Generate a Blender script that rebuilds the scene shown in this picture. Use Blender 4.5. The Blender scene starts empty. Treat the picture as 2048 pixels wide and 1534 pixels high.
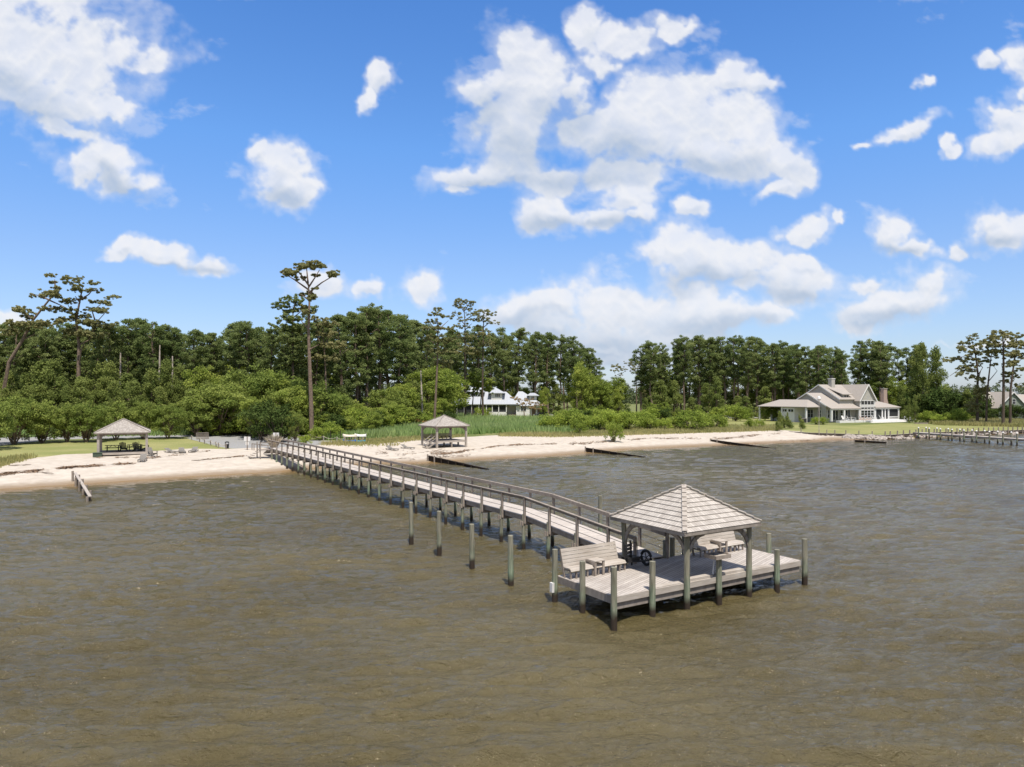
import bpy, math, random
import numpy as np
from mathutils import Vector, Matrix
R = math.radians
random.seed(7)
C = bpy.context.scene.collection
SC = bpy.context.scene
F, HZ, CH = 1420.0, 790.0, 8.8          # focal length (px of a 2048 px picture), horizon row, camera height

# ------------------------------------------------------------------ camera
cam = bpy.data.cameras.new('camera'); camo = bpy.data.objects.new('camera', cam); C.objects.link(camo)
camo.location = (0, 0, CH); camo.rotation_euler = (R(90), 0, 0)
cam.sensor_width = 36; cam.lens = F / 2048 * 36; cam.shift_y = (HZ - 767) / 2048
cam.clip_start = 0.5; cam.clip_end = 20000
SC.camera = camo
SC.view_settings.view_transform = 'Standard'; SC.view_settings.look = 'None'
SC.view_settings.exposure = 0.3; SC.view_settings.gamma = 1
SC.cycles.max_bounces = 6; SC.cycles.transparent_max_bounces = 8
SC.cycles.sample_clamp_indirect = 6

# ------------------------------------------------------------------ sun and sky
SUN_EL = 66
hs = Vector((0.29, -0.94)).normalized()
sunv = Vector((hs.x * math.cos(R(SUN_EL)), hs.y * math.cos(R(SUN_EL)), math.sin(R(SUN_EL))))
sl = bpy.data.lights.new('sun', 'SUN'); sl.energy = 5.0; sl.angle = R(0.53); sl.color = (1.0, 0.93, 0.83)
so = bpy.data.objects.new('sun', sl); C.objects.link(so)
so.rotation_euler = sunv.to_track_quat('Z', 'Y').to_euler(); so.location = (0, 0, 60)

W = bpy.data.worlds.new('World'); SC.world = W; W.use_nodes = True
wn, wl = W.node_tree.nodes, W.node_tree.links
wn.clear()
def N(t, **k):
    n = wn.new(t)
    for a, b in k.items(): setattr(n, a, b)
    return n
def M(op, a, b=None, c=None, clamp=False):
    n = wn.new('ShaderNodeMath'); n.operation = op; n.use_clamp = clamp
    for i, x in enumerate((a, b, c)):
        if x is None: continue
        if isinstance(x, (int, float)): n.inputs[i].default_value = x
        else: wl.new(x, n.inputs[i])
    return n.outputs[0]
out = N('ShaderNodeOutputWorld'); bg = N('ShaderNodeBackground'); bg.inputs[1].default_value = 0.1
wl.new(bg.outputs[0], out.inputs[0])
sky = N('ShaderNodeTexSky', sky_type='NISHITA'); sky.sun_disc = False
sky.sun_elevation = R(SUN_EL); sky.sun_rotation = math.atan2(hs.x, hs.y)
sky.altitude = 0; sky.air_density = 1.0; sky.dust_density = 0.6; sky.ozone_density = 2.2
tc = N('ShaderNodeTexCoord'); sx = N('ShaderNodeSeparateXYZ'); wl.new(tc.outputs['Generated'], sx.inputs[0])
# the blue deepens upwards more than the model alone gives
el = N('ShaderNodeMapRange'); wl.new(sx.outputs[2], el.inputs[0]); el.inputs[1].default_value = 0.0; el.inputs[2].default_value = 0.5
cr = N('ShaderNodeValToRGB'); wl.new(el.outputs[0], cr.inputs[0])
TR = [(0.0, (0.95, 1.06, 1.45)), (0.12, (0.96, 1.02, 1.26)), (0.35, (0.98, 1.12, 1.40)), (0.65, (0.86, 1.28, 1.72)), (1.0, (0.66, 1.15, 1.72))]
while len(cr.color_ramp.elements) < len(TR): cr.color_ramp.elements.new(0.5)
for e_, (p_, c_) in zip(cr.color_ramp.elements, TR): e_.position = p_; e_.color = (c_[0] / 3, c_[1] / 3, c_[2] / 3, 1)
tm = N('ShaderNodeVectorMath', operation='MULTIPLY'); wl.new(sky.outputs[0], tm.inputs[0]); wl.new(cr.outputs[0], tm.inputs[1])
ts = N('ShaderNodeVectorMath', operation='SCALE'); wl.new(tm.outputs[0], ts.inputs[0]); ts.inputs['Scale'].default_value = 3.0
# unseen broken cloud added away from the open front, to make ambient light neutral
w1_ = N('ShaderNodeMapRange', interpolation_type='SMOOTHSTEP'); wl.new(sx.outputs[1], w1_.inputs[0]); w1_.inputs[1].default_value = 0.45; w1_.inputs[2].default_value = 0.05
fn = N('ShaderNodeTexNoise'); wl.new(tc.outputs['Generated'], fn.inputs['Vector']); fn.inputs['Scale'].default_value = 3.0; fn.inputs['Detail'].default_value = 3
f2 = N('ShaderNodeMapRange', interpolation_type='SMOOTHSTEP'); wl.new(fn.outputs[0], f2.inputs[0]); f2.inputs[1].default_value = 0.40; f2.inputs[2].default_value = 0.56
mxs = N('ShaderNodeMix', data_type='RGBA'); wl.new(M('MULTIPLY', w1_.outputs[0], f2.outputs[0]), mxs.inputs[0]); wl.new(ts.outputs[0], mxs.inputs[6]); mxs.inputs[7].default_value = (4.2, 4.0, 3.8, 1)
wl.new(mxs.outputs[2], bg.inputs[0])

# ------------------------------------------------------------------ clouds: cover and brightness of a far sky backdrop
CL = [(20, 60, 290, 175, -20), (40, 30, 260, 120, -15), (140, 100, 170, 90, -25), (80, 195, 190, 62, -18), (255, 110, 70, 50, 0), (215, 228, 70, 45, -20), (130, 262, 60, 26, -25),
      (225, 345, 92, 52, -30), (275, 378, 50, 34, -10), (165, 345, 50, 30, 0), (560, 345, 62, 62, -35), (585, 375, 48, 48, 0), (530, 315, 30, 30, 0),
      (320, 503, 90, 24, -8), (430, 518, 50, 24, 0), (240, 494, 44, 16, 0), (762, 160, 34, 34, 40), (738, 205, 22, 34, 0),
      (1040, 110, 100, 80, -40), (1050, 170, 95, 80, 0), (960, 170, 60, 60, 0), (1010, 250, 80, 70, 0), (1040, 320, 80, 60, 0), (950, 355, 85, 34, 12), (930, 385, 40, 18, 0), (1100, 345, 120, 40, 0),
      (1175, 50, 40, 36, -20), (1250, 75, 78, 40, 5), (1205, 125, 40, 50, -30), (1360, 45, 62, 26, -12),
      (1340, 200, 140, 100, -10), (1290, 270, 150, 90, 0), (1430, 230, 120, 90, -20), (1500, 290, 100, 70, -25), (1580, 325, 60, 46, -35), (1570, 368, 50, 20, 10), (1400, 310, 150, 60, -5),
      (1170, 270, 80, 60, 0), (1150, 180, 40, 60, 0), (1230, 350, 130, 50, 0), (1240, 400, 60, 50, 0), (1100, 425, 70, 44, -10), (1190, 440, 110, 36, -5), (1270, 440, 40, 24, 0), (1385, 415, 40, 24, 10),
      (1470, 160, 60, 30, -5), (1525, 172, 40, 24, 0), (1620, 457, 46, 26, 5), (1785, 465, 46, 44, 0), (1825, 492, 50, 24, -10), (1675, 450, 20, 12, 0),
      (1975, 455, 62, 46, -30), (2010, 480, 60, 44, 0), (1910, 505, 28, 20, 0), (2005, 245, 60, 42, 0), (1985, 290, 70, 36, 25), (1825, 262, 70, 20, 22), (1740, 294, 34, 12, 0), (1845, 175, 24, 14, 0), (1895, 290, 20, 16, 0),
      (1988, 120, 34, 20, 0), (2050, 130, 40, 50, 0), (2048, 190, 40, 40, 0), (1360, 515, 90, 60, -15), (1480, 530, 130, 56, -5), (1310, 520, 40, 40, 20), (1590, 565, 110, 50, 0), (1500, 575, 90, 30, 0),
      (1620, 530, 50, 22, 0), (1040, 620, 70, 44, 0), (1130, 620, 110, 50, 0), (1280, 615, 160, 66, 3), (1430, 620, 150, 50, -8), (1240, 670, 220, 50, 0), (1120, 655, 120, 40, 0),
      (1550, 630, 60, 34, 0), (1790, 605, 130, 50, 8), (1850, 565, 60, 44, 0), (1730, 635, 90, 26, 0), (1740, 560, 50, 24, 0), (838, 568, 44, 40, 10), 
      (645, 560, 62, 36, 0), (742, 572, 30, 18, 0), (10, 645, 36, 26, 0), (1270, 715, 200, 32, 0), (1200, 700, 110, 24, 0), (1960, 690, 60, 7, 0),
      (1700, -60, 260, 50, 0), (560, -70, 200, 50, 0), (1150, -120, 300, 60, 5), (2000, -330, 500, 110, 4), (700, -380, 480, 120, 0), (1400, -420, 420, 110, -4), (0, -350, 420, 120, 0), (1000, -720, 800, 130, 0), (2300, -760, 600, 130, 0), (-300, -760, 500, 120, 0), (900, -1000, 1200, 120, 0), (300, -180, 330, 70, 5), (900, -200, 260, 80, -5), (1500, -220, 380, 90, 0), (2200, -120, 260, 80, 0), (-300, 120, 260, 90, 0), (-200, 480, 160, 50, 0), (2350, 330, 190, 70, 0), (2400, 560, 200, 40, 0),  # clouds out of view, the overhead ones added to whiten the water's reflections
      (-500, -200, 300, 100, 0), (1100, -520, 500, 120, 5), (200, -560, 380, 110, 0), (2100, -560, 420, 120, 0), (2700, 100, 220, 90, 0)]
SH = [(-20, 150, 200, 34, -25), (60, 225, 150, 26, -20), (1220, 700, 290, 60, 0), (1040, 655, 100, 30, 0), (1420, 650, 160, 26, -6), (1060, 300, 110, 50, 0), (1230, 310, 120, 56, 0), (1130, 240, 70, 60, 0), (980, 365, 110, 24, 10),
      (980, 230, 60, 60, 0), (1150, 350, 150, 26, 0), (1420, 330, 150, 26, -5), (1100, 450, 70, 20, 0), (1230, 455, 80, 16, 0), (1780, 635, 130, 24, 0), (1450, 568, 170, 20, 0), (1600, 590, 90, 16, 0), (240, 385, 90, 18, -30), (575, 400, 50, 18, -20), (1985, 495, 70, 18, 0), (1785, 500, 60, 14, 0), (360, 528, 120, 8, -5)]
#@@ENDCL
def _hash(ix, iy, s):
    h = (ix.astype(np.int64) * 374761393 + iy.astype(np.int64) * 668265263 + s * 982451653) & 0x7fffffff
    h = ((h ^ (h >> 13)) * 1274126177) & 0x7fffffff
    return ((h ^ (h >> 16)) & 0xffff) / 65535.0 * 6.2831853
def gnoise(x, y, s):
    ix = np.floor(x); iy = np.floor(y); fx = x - ix; fy = y - iy; u = fx * fx * fx * (fx * (fx * 6 - 15) + 10); v = fy * fy * fy * (fy * (fy * 6 - 15) + 10)
    def g(a, b):
        t = _hash(ix + a, iy + b, s); return np.cos(t) * (fx - a) + np.sin(t) * (fy - b)
    return (g(0, 0) * (1 - u) + g(1, 0) * u) * (1 - v) + (g(0, 1) * (1 - u) + g(1, 1) * u) * v
def fbm(x, y, o, s, gain=0.52, ridg=False):
    r = 0; a = 1.0; t = 0
    for i in range(o):
        n = gnoise(x, y, s + i)
        r = r + a * ((1 - 2.8 * np.abs(n)) * 0.6 - 0.35 if ridg else n); a *= gain; x = x * 2.03 + 13.7; y = y * 2.03 + 7.1
    return r
def clouds(U, V):
    """cloud cover and brightness for sky directions, given as picture-plane coordinates"""
    x, y = U / 1000.0, V / 1000.0
    wu = fbm(x * 5, y * 5, 5, 11) * 36; wv = fbm(x * 5 + 9, y * 5 + 4, 5, 31) * 36
    wu2 = fbm(x * 30, y * 30, 3, 71) * 13; wv2 = fbm(x * 30 + 9, y * 30 + 4, 3, 91) * 13
    def field(EL, U, V, k):
        acc = None
        for (u, v, ru, rv, a) in EL:
            c, s = math.cos(R(a)), math.sin(R(a)); du, dv = U - u, V - v
            e = 1 - np.sqrt(((du * c - dv * s) / ru) ** 2 + ((du * s + dv * c) / rv) ** 2)
            e = np.maximum(e, -3)
            if acc is None: acc = e
            else:
                h = np.maximum(k - np.abs(acc - e), 0) / k; acc = np.maximum(acc, e) + h * h * k * 0.25
        return acc
    Uw, Vw = U + wu + wu2, V + wv + wv2
    E = field(CL, Uw, Vw, 0.15)
    E = E + 0.55 * np.clip((-60 - V) / 220, 0, 1)  # thicker unseen cloud overhead, added for paler reflections in the water
    n = fbm(x * 9, y * 11, 8, 51, 0.50)
    bil = fbm(x * 16 + wu / 200, y * 18 + wv / 200, 5, 131, 0.5, True)
    D = np.minimum(E * 1.25, 0.75) + n * 0.80 + bil * 0.10 - 0.02
    sp = lambda a, b, q: (lambda t: t * t * (3 - 2 * t))(np.clip((q - a) / (b - a), 0, 1))
    al = np.maximum(sp(-0.02, 0.52, D), 0.46 * sp(-0.32, 0.34, D)) * (0.93 + 0.14 * np.clip(bil, -.5, .5))
    # thin wisps
    wsp = sp(0.10, 0.55, fbm(x * 6 + 3, y * 11, 7, 171, 0.6) + E * 0.55 - 0.02) * 0.28
    al = np.maximum(al, wsp * (E > -1.5))
    E2 = field(CL, Uw * 0.6 + U * 0.4, Vw * 0.6 + (V - 22) * 0.4, 0.3)
    relief = (E - E2) + 0.22 * (bil - (fbm(x * 16 + wu / 200, (V - 9) / 1000 * 18 + wv / 200, 5, 131, 0.5, True)))
    S = field(SH, U + wu, V + wv, 0.3)
    sh = 0.97 + np.clip(relief * 0.24, -0.10, 0.03) - sp(-0.45, 0.9, S + n * 0.3) * 0.22
    return al, np.clip(sh, 0.66, 1.03)
#@@ENDCLOUDS
def sky_backdrop():
    us = np.r_[np.linspace(-1500, -60, 120), np.arange(-50, 2100, 2.6), np.linspace(2110, 3500, 120)]
    vs_ = np.r_[np.linspace(-1500, -60, 120), np.arange(-50, 801, 2.6)]
    U, Vp = np.meshgrid(us, vs_); al, sh = clouds(U, Vp)
    edge = np.clip(np.minimum(U + 1500, 3500 - U) / 250, 0, 1) * np.clip((Vp + 1500) / 250, 0, 1) * np.clip((HZ + 2 - Vp) / 70, 0.25, 1)
    al = al * edge
    d = np.stack([(U - 1024) / F, np.ones_like(U), (HZ - Vp) / F], -1); d /= np.linalg.norm(d, axis=-1, keepdims=True)
    P = (d * 8000 + np.array([0, 0, CH])).reshape(-1, 3); ny, nx = U.shape
    ii = np.arange(nx * ny).reshape(ny, nx); FC = np.stack([ii[:-1, :-1], ii[:-1, 1:], ii[1:, 1:], ii[1:, :-1]], -1).reshape(-1, 4)
    a4 = al.ravel()[FC]; FC = FC[a4.max(1) > 0.003]
    def b(nt):
        A = nd(nt, 'ShaderNodeAttribute', attribute_name='cover'); S = nd(nt, 'ShaderNodeAttribute', attribute_name='bright')
        c = mixc(nt, rng_(nt, S.outputs['Fac'], 0.70, 1.0), (0.40, 0.47, 0.58), (0.715, 0.725, 0.76))
        e = nd(nt, 'ShaderNodeEmission', {'Color': c, 'Strength': 1.0}); tr = nd(nt, 'ShaderNodeBsdfTransparent')
        m = nd(nt, 'ShaderNodeMixShader', {0: A.outputs['Fac'], 1: tr.outputs[0], 2: e.outputs[0]}); return m.outputs[0]
    m = mat('cloud', b); m.cycles.emission_sampling = 'NONE'
    me = raw('sky', P, FC, m, {'cover': al.ravel(), 'bright': sh.ravel()})
    o = bpy.data.objects.new('sky', me); C.objects.link(o); kind(o, 'structure')

# ------------------------------------------------------------------ helpers
MATS = {}
def mat(name, build):
    if name in MATS: return MATS[name]
    m = bpy.data.materials.new(name); m.use_nodes = True
    nt = m.node_tree; nt.nodes.clear()
    o = nt.nodes.new('ShaderNodeOutputMaterial')
    s = build(nt); nt.links.new(s, o.inputs[0]); MATS[name] = m
    return m
def nd(nt, t, ins=None, **k):
    n = nt.nodes.new(t)
    for a, b in k.items(): setattr(n, a, b)
    for a, b in (ins or {}).items():
        s = n.inputs[a]
        if hasattr(b, 'is_linked') or isinstance(b, bpy.types.NodeSocket): nt.links.new(b, s)
        elif isinstance(b, tuple) and len(b) == 3 and s.type == 'RGBA': s.default_value = (*b, 1)
        else: s.default_value = b
    return n
def mixc(nt, f, a, b, bt='MIX'):
    m = nt.nodes.new('ShaderNodeMix'); m.data_type = 'RGBA'; m.blend_type = bt
    for i, x in ((0, f), (6, a), (7, b)):
        if isinstance(x, bpy.types.NodeSocket): nt.links.new(x, m.inputs[i])
        elif isinstance(x, tuple): m.inputs[i].default_value = (*x, 1)
        else: m.inputs[i].default_value = x
    return m.outputs[2]
def mth(nt, op, a, b=0.0, c=0.0, clamp=False):
    n = nt.nodes.new('ShaderNodeMath'); n.operation = op; n.use_clamp = clamp
    for i, x in enumerate((a, b, c)):
        if isinstance(x, bpy.types.NodeSocket): nt.links.new(x, n.inputs[i])
        else: n.inputs[i].default_value = x
    return n.outputs[0]
def rng_(nt, v, a, b, c=0.0, d=1.0, smooth=False):
    n = nt.nodes.new('ShaderNodeMapRange'); nt.links.new(v, n.inputs[0])
    if smooth: n.interpolation_type = 'SMOOTHSTEP'
    for i, x in enumerate((a, b, c, d)): n.inputs[i + 1].default_value = x
    return n.outputs[0]
def pbsdf(nt, col, rough=0.8, normal=None, spec=0.3, metal=0.0):
    p = nt.nodes.new('ShaderNodeBsdfPrincipled')
    if isinstance(col, tuple): p.inputs['Base Color'].default_value = (*col, 1)
    else: nt.links.new(col, p.inputs['Base Color'])
    if isinstance(rough, bpy.types.NodeSocket): nt.links.new(rough, p.inputs['Roughness'])
    else: p.inputs['Roughness'].default_value = rough
    p.inputs['Specular IOR Level'].default_value = spec; p.inputs['Metallic'].default_value = metal
    if normal: nt.links.new(normal, p.inputs['Normal'])
    return p.outputs[0]
def tex(nt, kind, vec, scale, **k):
    n = nt.nodes.new(kind); nt.links.new(vec, n.inputs['Vector']); n.inputs['Scale'].default_value = scale
    for a, b in k.items(): n.inputs[a].default_value = b
    return n
def objc(nt, sc=(1, 1, 1), rot=(0, 0, 0), kind='Object'):
    t = nt.nodes.new('ShaderNodeTexCoord'); m = nt.nodes.new('ShaderNodeMapping')
    nt.links.new(t.outputs[kind], m.inputs[0]); m.inputs['Scale'].default_value = sc; m.inputs['Rotation'].default_value = rot
    return m.outputs[0]
def posn(nt):
    g = nt.nodes.new('ShaderNodeNewGeometry'); return g.outputs['Position']

def plain(name, col, rough=0.7, var=0.15, scale=6.0, spec=0.3, metal=0.0):
    def b(nt):
        n = tex(nt, 'ShaderNodeTexNoise', objc(nt), scale, Detail=5.0)
        c = mixc(nt, rng_(nt, n.outputs[0], 0.3, 0.7), tuple(x * (1 - var) for x in col), tuple(min(1, x * (1 + var)) for x in col))
        bp = nd(nt, 'ShaderNodeBump', {'Strength': 0.15, 'Distance': 0.02, 'Height': n.outputs[0]})
        return pbsdf(nt, c, rough, bp.outputs[0], spec, metal)
    return mat(name, b)
def wood(name, light, dark, grain=(3, 3, 40), rot=(0, 0, 0), board=None, boardaxis=0):
    """weathered timber: streaky grain, optional board-to-board tone change"""
    def b(nt):
        v = objc(nt, rot=rot)
        mp = nt.nodes.new('ShaderNodeMapping'); nt.links.new(v, mp.inputs[0]); mp.inputs['Scale'].default_value = grain
        n = tex(nt, 'ShaderNodeTexNoise', mp.outputs[0], 1.0, Detail=6.0, Roughness=0.65)
        n2 = tex(nt, 'ShaderNodeTexNoise', v, 0.9, Detail=4.0)
        f = mth(nt, 'ADD', mth(nt, 'MULTIPLY', n.outputs[0], 0.6), mth(nt, 'MULTIPLY', n2.outputs[0], 0.4))
        c = mixc(nt, rng_(nt, f, 0.35, 0.62), dark, light)
        h = n.outputs[0]
        if board:
            s = nt.nodes.new('ShaderNodeSeparateXYZ'); nt.links.new(v, s.inputs[0])
            q = mth(nt, 'DIVIDE', s.outputs[boardaxis], board)
            wnz = nt.nodes.new('ShaderNodeTexWhiteNoise'); wnz.noise_dimensions = '1D'
            nt.links.new(mth(nt, 'FLOOR', q), wnz.inputs['W'])
            c = mixc(nt, mth(nt, 'MULTIPLY', wnz.outputs[0], 0.45), c, tuple(x * 0.62 for x in dark))
            fr = mth(nt, 'FRACT', q)
            edge = mth(nt, 'LESS_THAN', mth(nt, 'MINIMUM', fr, mth(nt, 'SUBTRACT', 1.0, fr)), 0.045)
            c = mixc(nt, edge, c, tuple(x * 0.16 for x in dark))
        bp = nd(nt, 'ShaderNodeBump', {'Strength': 0.3, 'Distance': 0.01, 'Height': h})
        return pbsdf(nt, c, 0.85, bp.outputs[0], 0.2)
    return mat(name, b)

class MB:
    def __init__(s): s.v, s.f = [], []
    def add(s, vs, fs):
        o = len(s.v); s.v += [tuple(p) for p in vs]; s.f += [tuple(i + o for i in f) for f in fs]; return s
    def box(s, x0, x1, y0, y1, z0, z1):
        return s.add([(x0, y0, z0), (x1, y0, z0), (x1, y1, z0), (x0, y1, z0), (x0, y0, z1), (x1, y0, z1), (x1, y1, z1), (x0, y1, z1)],
                     [(0, 3, 2, 1), (4, 5, 6, 7), (0, 1, 5, 4), (1, 2, 6, 5), (2, 3, 7, 6), (3, 0, 4, 7)])
    def bar(s, p, q, w, h, up=(0, 0, 1)):
        """square timber from p to q, w across, h along 'up'"""
        p, q = Vector(p), Vector(q); d = (q - p).normalized(); u = Vector(up)
        if abs(d.dot(u)) > 0.98: u = Vector((0, 1, 0))
        sd = d.cross(u).normalized() * (w / 2); u = sd.cross(d).normalized() * (h / 2)
        vs = [p - sd - u, p + sd - u, p + sd + u, p - sd + u, q - sd - u, q + sd - u, q + sd + u, q - sd + u]
        return s.add(vs, [(0, 1, 2, 3), (7, 6, 5, 4), (0, 4, 5, 1), (1, 5, 6, 2), (2, 6, 7, 3), (3, 7, 4, 0)])
    def tube(s, pts, rs, n=8, cap=True):
        pts = [Vector(p) for p in pts]
        if not isinstance(rs, (list, tuple)): rs = [rs] * len(pts)
        o = len(s.v); k = len(pts)
        for i, p in enumerate(pts):
            d = (pts[min(i + 1, k - 1)] - pts[max(i - 1, 0)]).normalized()
            a = d.orthogonal() if abs(d.z) > 0.98 else d.cross(Vector((0, 0, 1)))
            if abs(d.z) > 0.98: a = Vector((1, 0, 0)) - d * d.x
            a.normalize(); b = d.cross(a)
            for j in range(n):
                t = 2 * math.pi * j / n
                s.v.append(tuple(p + (a * math.cos(t) + b * math.sin(t)) * rs[i]))
        for i in range(k - 1):
            for j in range(n):
                s.f.append((o + i * n + j, o + i * n + (j + 1) % n, o + (i + 1) * n + (j + 1) % n, o + (i + 1) * n + j))
        if cap:
            s.f.append(tuple(o + j for j in range(n))[::-1]); s.f.append(tuple(o + (k - 1) * n + j for j in range(n)))
        return s
    def slab(s, pts, th, d=(0, 0, -1)):
        """polygon given thickness th in direction d"""
        d = Vector(d) * th; n = len(pts)
        a = [Vector(p) for p in pts]; b = [p + d for p in a]
        return s.add(a + b, [tuple(range(n)), tuple(range(2 * n - 1, n - 1, -1))] + [(i, n + i, n + (i + 1) % n, (i + 1) % n) for i in range(n)])
    def build(s, name, m, parent=None, loc=None, bevel=0, smooth=False, label=None):
        me = bpy.data.meshes.new(name); me.from_pydata(s.v, [], s.f); me.materials.append(m)
        import bmesh
        bm = bmesh.new(); bm.from_mesh(me); bmesh.ops.recalc_face_normals(bm, faces=bm.faces); bm.to_mesh(me); bm.free()
        if smooth: me.polygons.foreach_set('use_smooth', [True] * len(me.polygons))
        o = bpy.data.objects.new(name, me); C.objects.link(o)
        if parent: o.parent = parent
        if loc: o.location = loc
        if bevel:
            b = o.modifiers.new('bevel', 'BEVEL'); b.width = bevel; b.segments = 1; b.limit_method = 'ANGLE'
        if label: o['label'] = label
        return o
def thing(name, label, cat, loc=(0, 0, 0), rz=0, group=None):
    o = bpy.data.objects.new(name, None); C.objects.link(o); o.empty_display_size = 0.3
    o.location = loc; o.rotation_euler = (0, 0, rz); o['label'] = label; o['category'] = cat
    if group: o['group'] = group
    return o
def tag(o, label, cat, group=None):
    o['label'] = label; o['category'] = cat
    if group: o['group'] = group
    return o
def kind(o, k, label=None):
    o['kind'] = k
    if label: o['label'] = label
    return o
def kids(o): return [x for x in bpy.data.objects if x.parent == o]
def copy_tree(o, loc, rz, label, group=None, scale=None):
    """a copy of a thing with copies of its parts and sub-parts"""
    def rec(a, par):
        c = a.copy(); C.objects.link(c)
        if par: c.parent = par
        for ch in kids(a):
            if ch is not c: rec(ch, c)
        return c
    r = rec(o, None); r.location = loc; r.rotation_euler = (0, 0, rz); r['label'] = label
    if group: r['group'] = group
    if scale: r.scale = scale
    return r
def raw(name, V, Fc, m, attrs=None, nper=4):
    """fast mesh from numpy arrays"""
    me = bpy.data.meshes.new(name); nv, nf = len(V), len(Fc)
    me.vertices.add(nv); me.vertices.foreach_set('co', V.astype(np.float32).ravel())
    me.loops.add(nf * nper); me.loops.foreach_set('vertex_index', Fc.astype(np.int32).ravel())
    me.polygons.add(nf); me.polygons.foreach_set('loop_start', np.arange(0, nf * nper, nper, dtype=np.int32))
    me.update(calc_edges=True); me.materials.append(m)
    for k, a in (attrs or {}).items():
        if a.ndim == 1:
            at = me.attributes.new(k, 'FLOAT', 'POINT'); at.data.foreach_set('value', a.astype(np.float32))
        else:
            at = me.attributes.new(k, 'FLOAT_COLOR', 'POINT'); at.data.foreach_set('color', np.c_[a, np.ones(len(a))].astype(np.float32).ravel())
    return me

sky_backdrop()
# ------------------------------------------------------------------ terrain
def w0(u, v, z=0.0):
    Y = F * (CH - z) / (v - HZ); return ((u - 1024) / F * Y, Y)
SHpx = [(-500, 1004), (-150, 987), (0, 978), (150, 968), (300, 958), (450, 948), (550, 943), (600, 938), (670, 930), (760, 925), (840, 925), (935, 918),
        (1020, 914), (1100, 910), (1246, 898), (1393, 891), (1539, 885), (1680, 879.5)]
SHW = [(-420, -60), (-160, 25)] + [w0(u, v) for u, v in SHpx] + [w0(1770, 876.5), w0(1848, 873), w0(2048, 864.5), w0(2200, 861), (330, 215), (1200, 300), (6000, 600)]
SHW = np.array(SHW)
BK = [w0(1572, 862, 0.8), w0(1618, 865.5, 0.75), w0(1770, 870.5, 0.75), w0(1847, 865.5, 0.75), w0(2048, 860, 0.75), w0(2200, 857.5, 0.75)]   # bulkhead line
BKA = np.array(BK)
def sdist(P, X, Y):
    best = np.full(X.shape, 1e9); sg = np.ones(X.shape)
    for i in range(len(P) - 1):
        ax, ay = P[i]; bx, by = P[i + 1]; dx, dy_ = bx - ax, by - ay
        t = np.clip(((X - ax) * dx + (Y - ay) * dy_) / (dx * dx + dy_ * dy_), 0, 1)
        qx, qy = ax + t * dx, ay + t * dy_
        d = np.hypot(X - qx, Y - qy); cr = dx * (Y - ay) - dy_ * (X - ax)
        m = d < best; best = np.where(m, d, best); sg = np.where(m, np.sign(cr), sg)
    return best * sg
def gh(X, Y):
    """ground height"""
    X = np.asarray(X, float); Y = np.asarray(Y, float)
    s = sdist(SHW, X, Y)
    b = np.where(s < 0, np.maximum(-2.5, 0.07 * s), np.minimum(s * 0.085, 0.75) + 0.35 * np.clip((s - 9) / 14, 0, 1))
    b = b + 0.6 * np.clip((s - 35) / 40, 0, 1) + np.where(s > 3, 0.05 * np.sin(X * 0.7 + Y * 0.31) * np.sin(Y * 0.53 - X * 0.2), 0)
    # behind the bulkhead the lawn is level
    k = sdist(BKA, X, Y)
    wx = np.clip((X - BK[1][0] + 4) / 6, 0, 1) * (Y < 260)
    lawn = np.where(k > 0.4, 0.70 + 0.5 * np.clip((k - 8) / 30, 0, 1), np.minimum(b, 0.25 * np.clip(1 + k / 6, -3, 1)))
    return b * (1 - wx) + lawn * wx
def g1(x, y): return float(gh(np.array([x]), np.array([y]))[0])
def gp(u, v):
    """where the sight line through a picture point meets the ground"""
    z = 0.8
    for _ in range(8):
        x, y = w0(u, v, z); z = z * 0.4 + g1(x, y) * 0.6
    return (x, y, g1(x, y))
def axis(a0, a1, step, lo, hi, g=1.22):
    c = list(np.arange(a0, a1, step)); d = step; x = c[-1]
    while x < hi: d *= g; x += d; c.append(x)
    d = step; x = c[0]
    while x > lo: d *= g; x -= d; c.insert(0, x)
    return np.array(c)
gx = axis(-78, 122, 0.75, -6000, 6000); gy = axis(60, 212, 0.75, -60, 9000)
GX, GY = np.meshgrid(gx, gy); GZ = gh(GX, GY)
nx, ny = len(gx), len(gy)
PU = 1024 + F * GX / np.maximum(GY, 5); PV = HZ + F * (CH - GZ) / np.maximum(GY, 5)
def inpoly(P, X, Y):
    r = np.zeros(X.shape, bool); n = len(P)
    for i in range(n):
        x1, y1 = P[i]; x2, y2 = P[(i + 1) % n]
        c = ((y1 > Y) != (y2 > Y)) & (X < (x2 - x1) * (Y - y1) / ((y2 - y1) + 1e-9) + x1); r ^= c
    return r
VE = [(-900, 1000), (-300, 952), (0, 927), (60, 917), (130, 909), (200, 906), (300, 903), (380, 897), (450, 898), (490, 896), (560, 895), (640, 890), (700, 887), (760, 885),
      (800, 882), (840, 878), (930, 874), (1000, 870), (1100, 869), (1130, 872), (1300, 868), (1500, 863), (1560, 860), (1600, 863), (1640, 868), (1680, 868), (1720, 878), (1800, 900), (4000, 900)]
vedge = np.interp(PU, [p[0] for p in VE], [p[1] for p in VE])
sand = (PV > vedge) & (GY > 3)
LAWN = [[(-400, 905), (0, 893), (100, 884), (200, 879), (330, 876.5), (378, 877), (440, 892), (470, 898), (380, 899), (200, 908), (0, 928), (-400, 960)],
        [(1590, 864), (1555, 853), (1600, 849), (1700, 851), (1800, 846), (1900, 851), (2048, 855), (2500, 852), (2500, 870), (2048, 868), (1845, 875), (1770, 880), (1620, 872)],
        [(1330, 836), (1500, 834), (1560, 838), (1560, 848), (1500, 850), (1380, 847)], [(1000, 835), (1140, 834), (1150, 840), (1000, 842)]]
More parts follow.
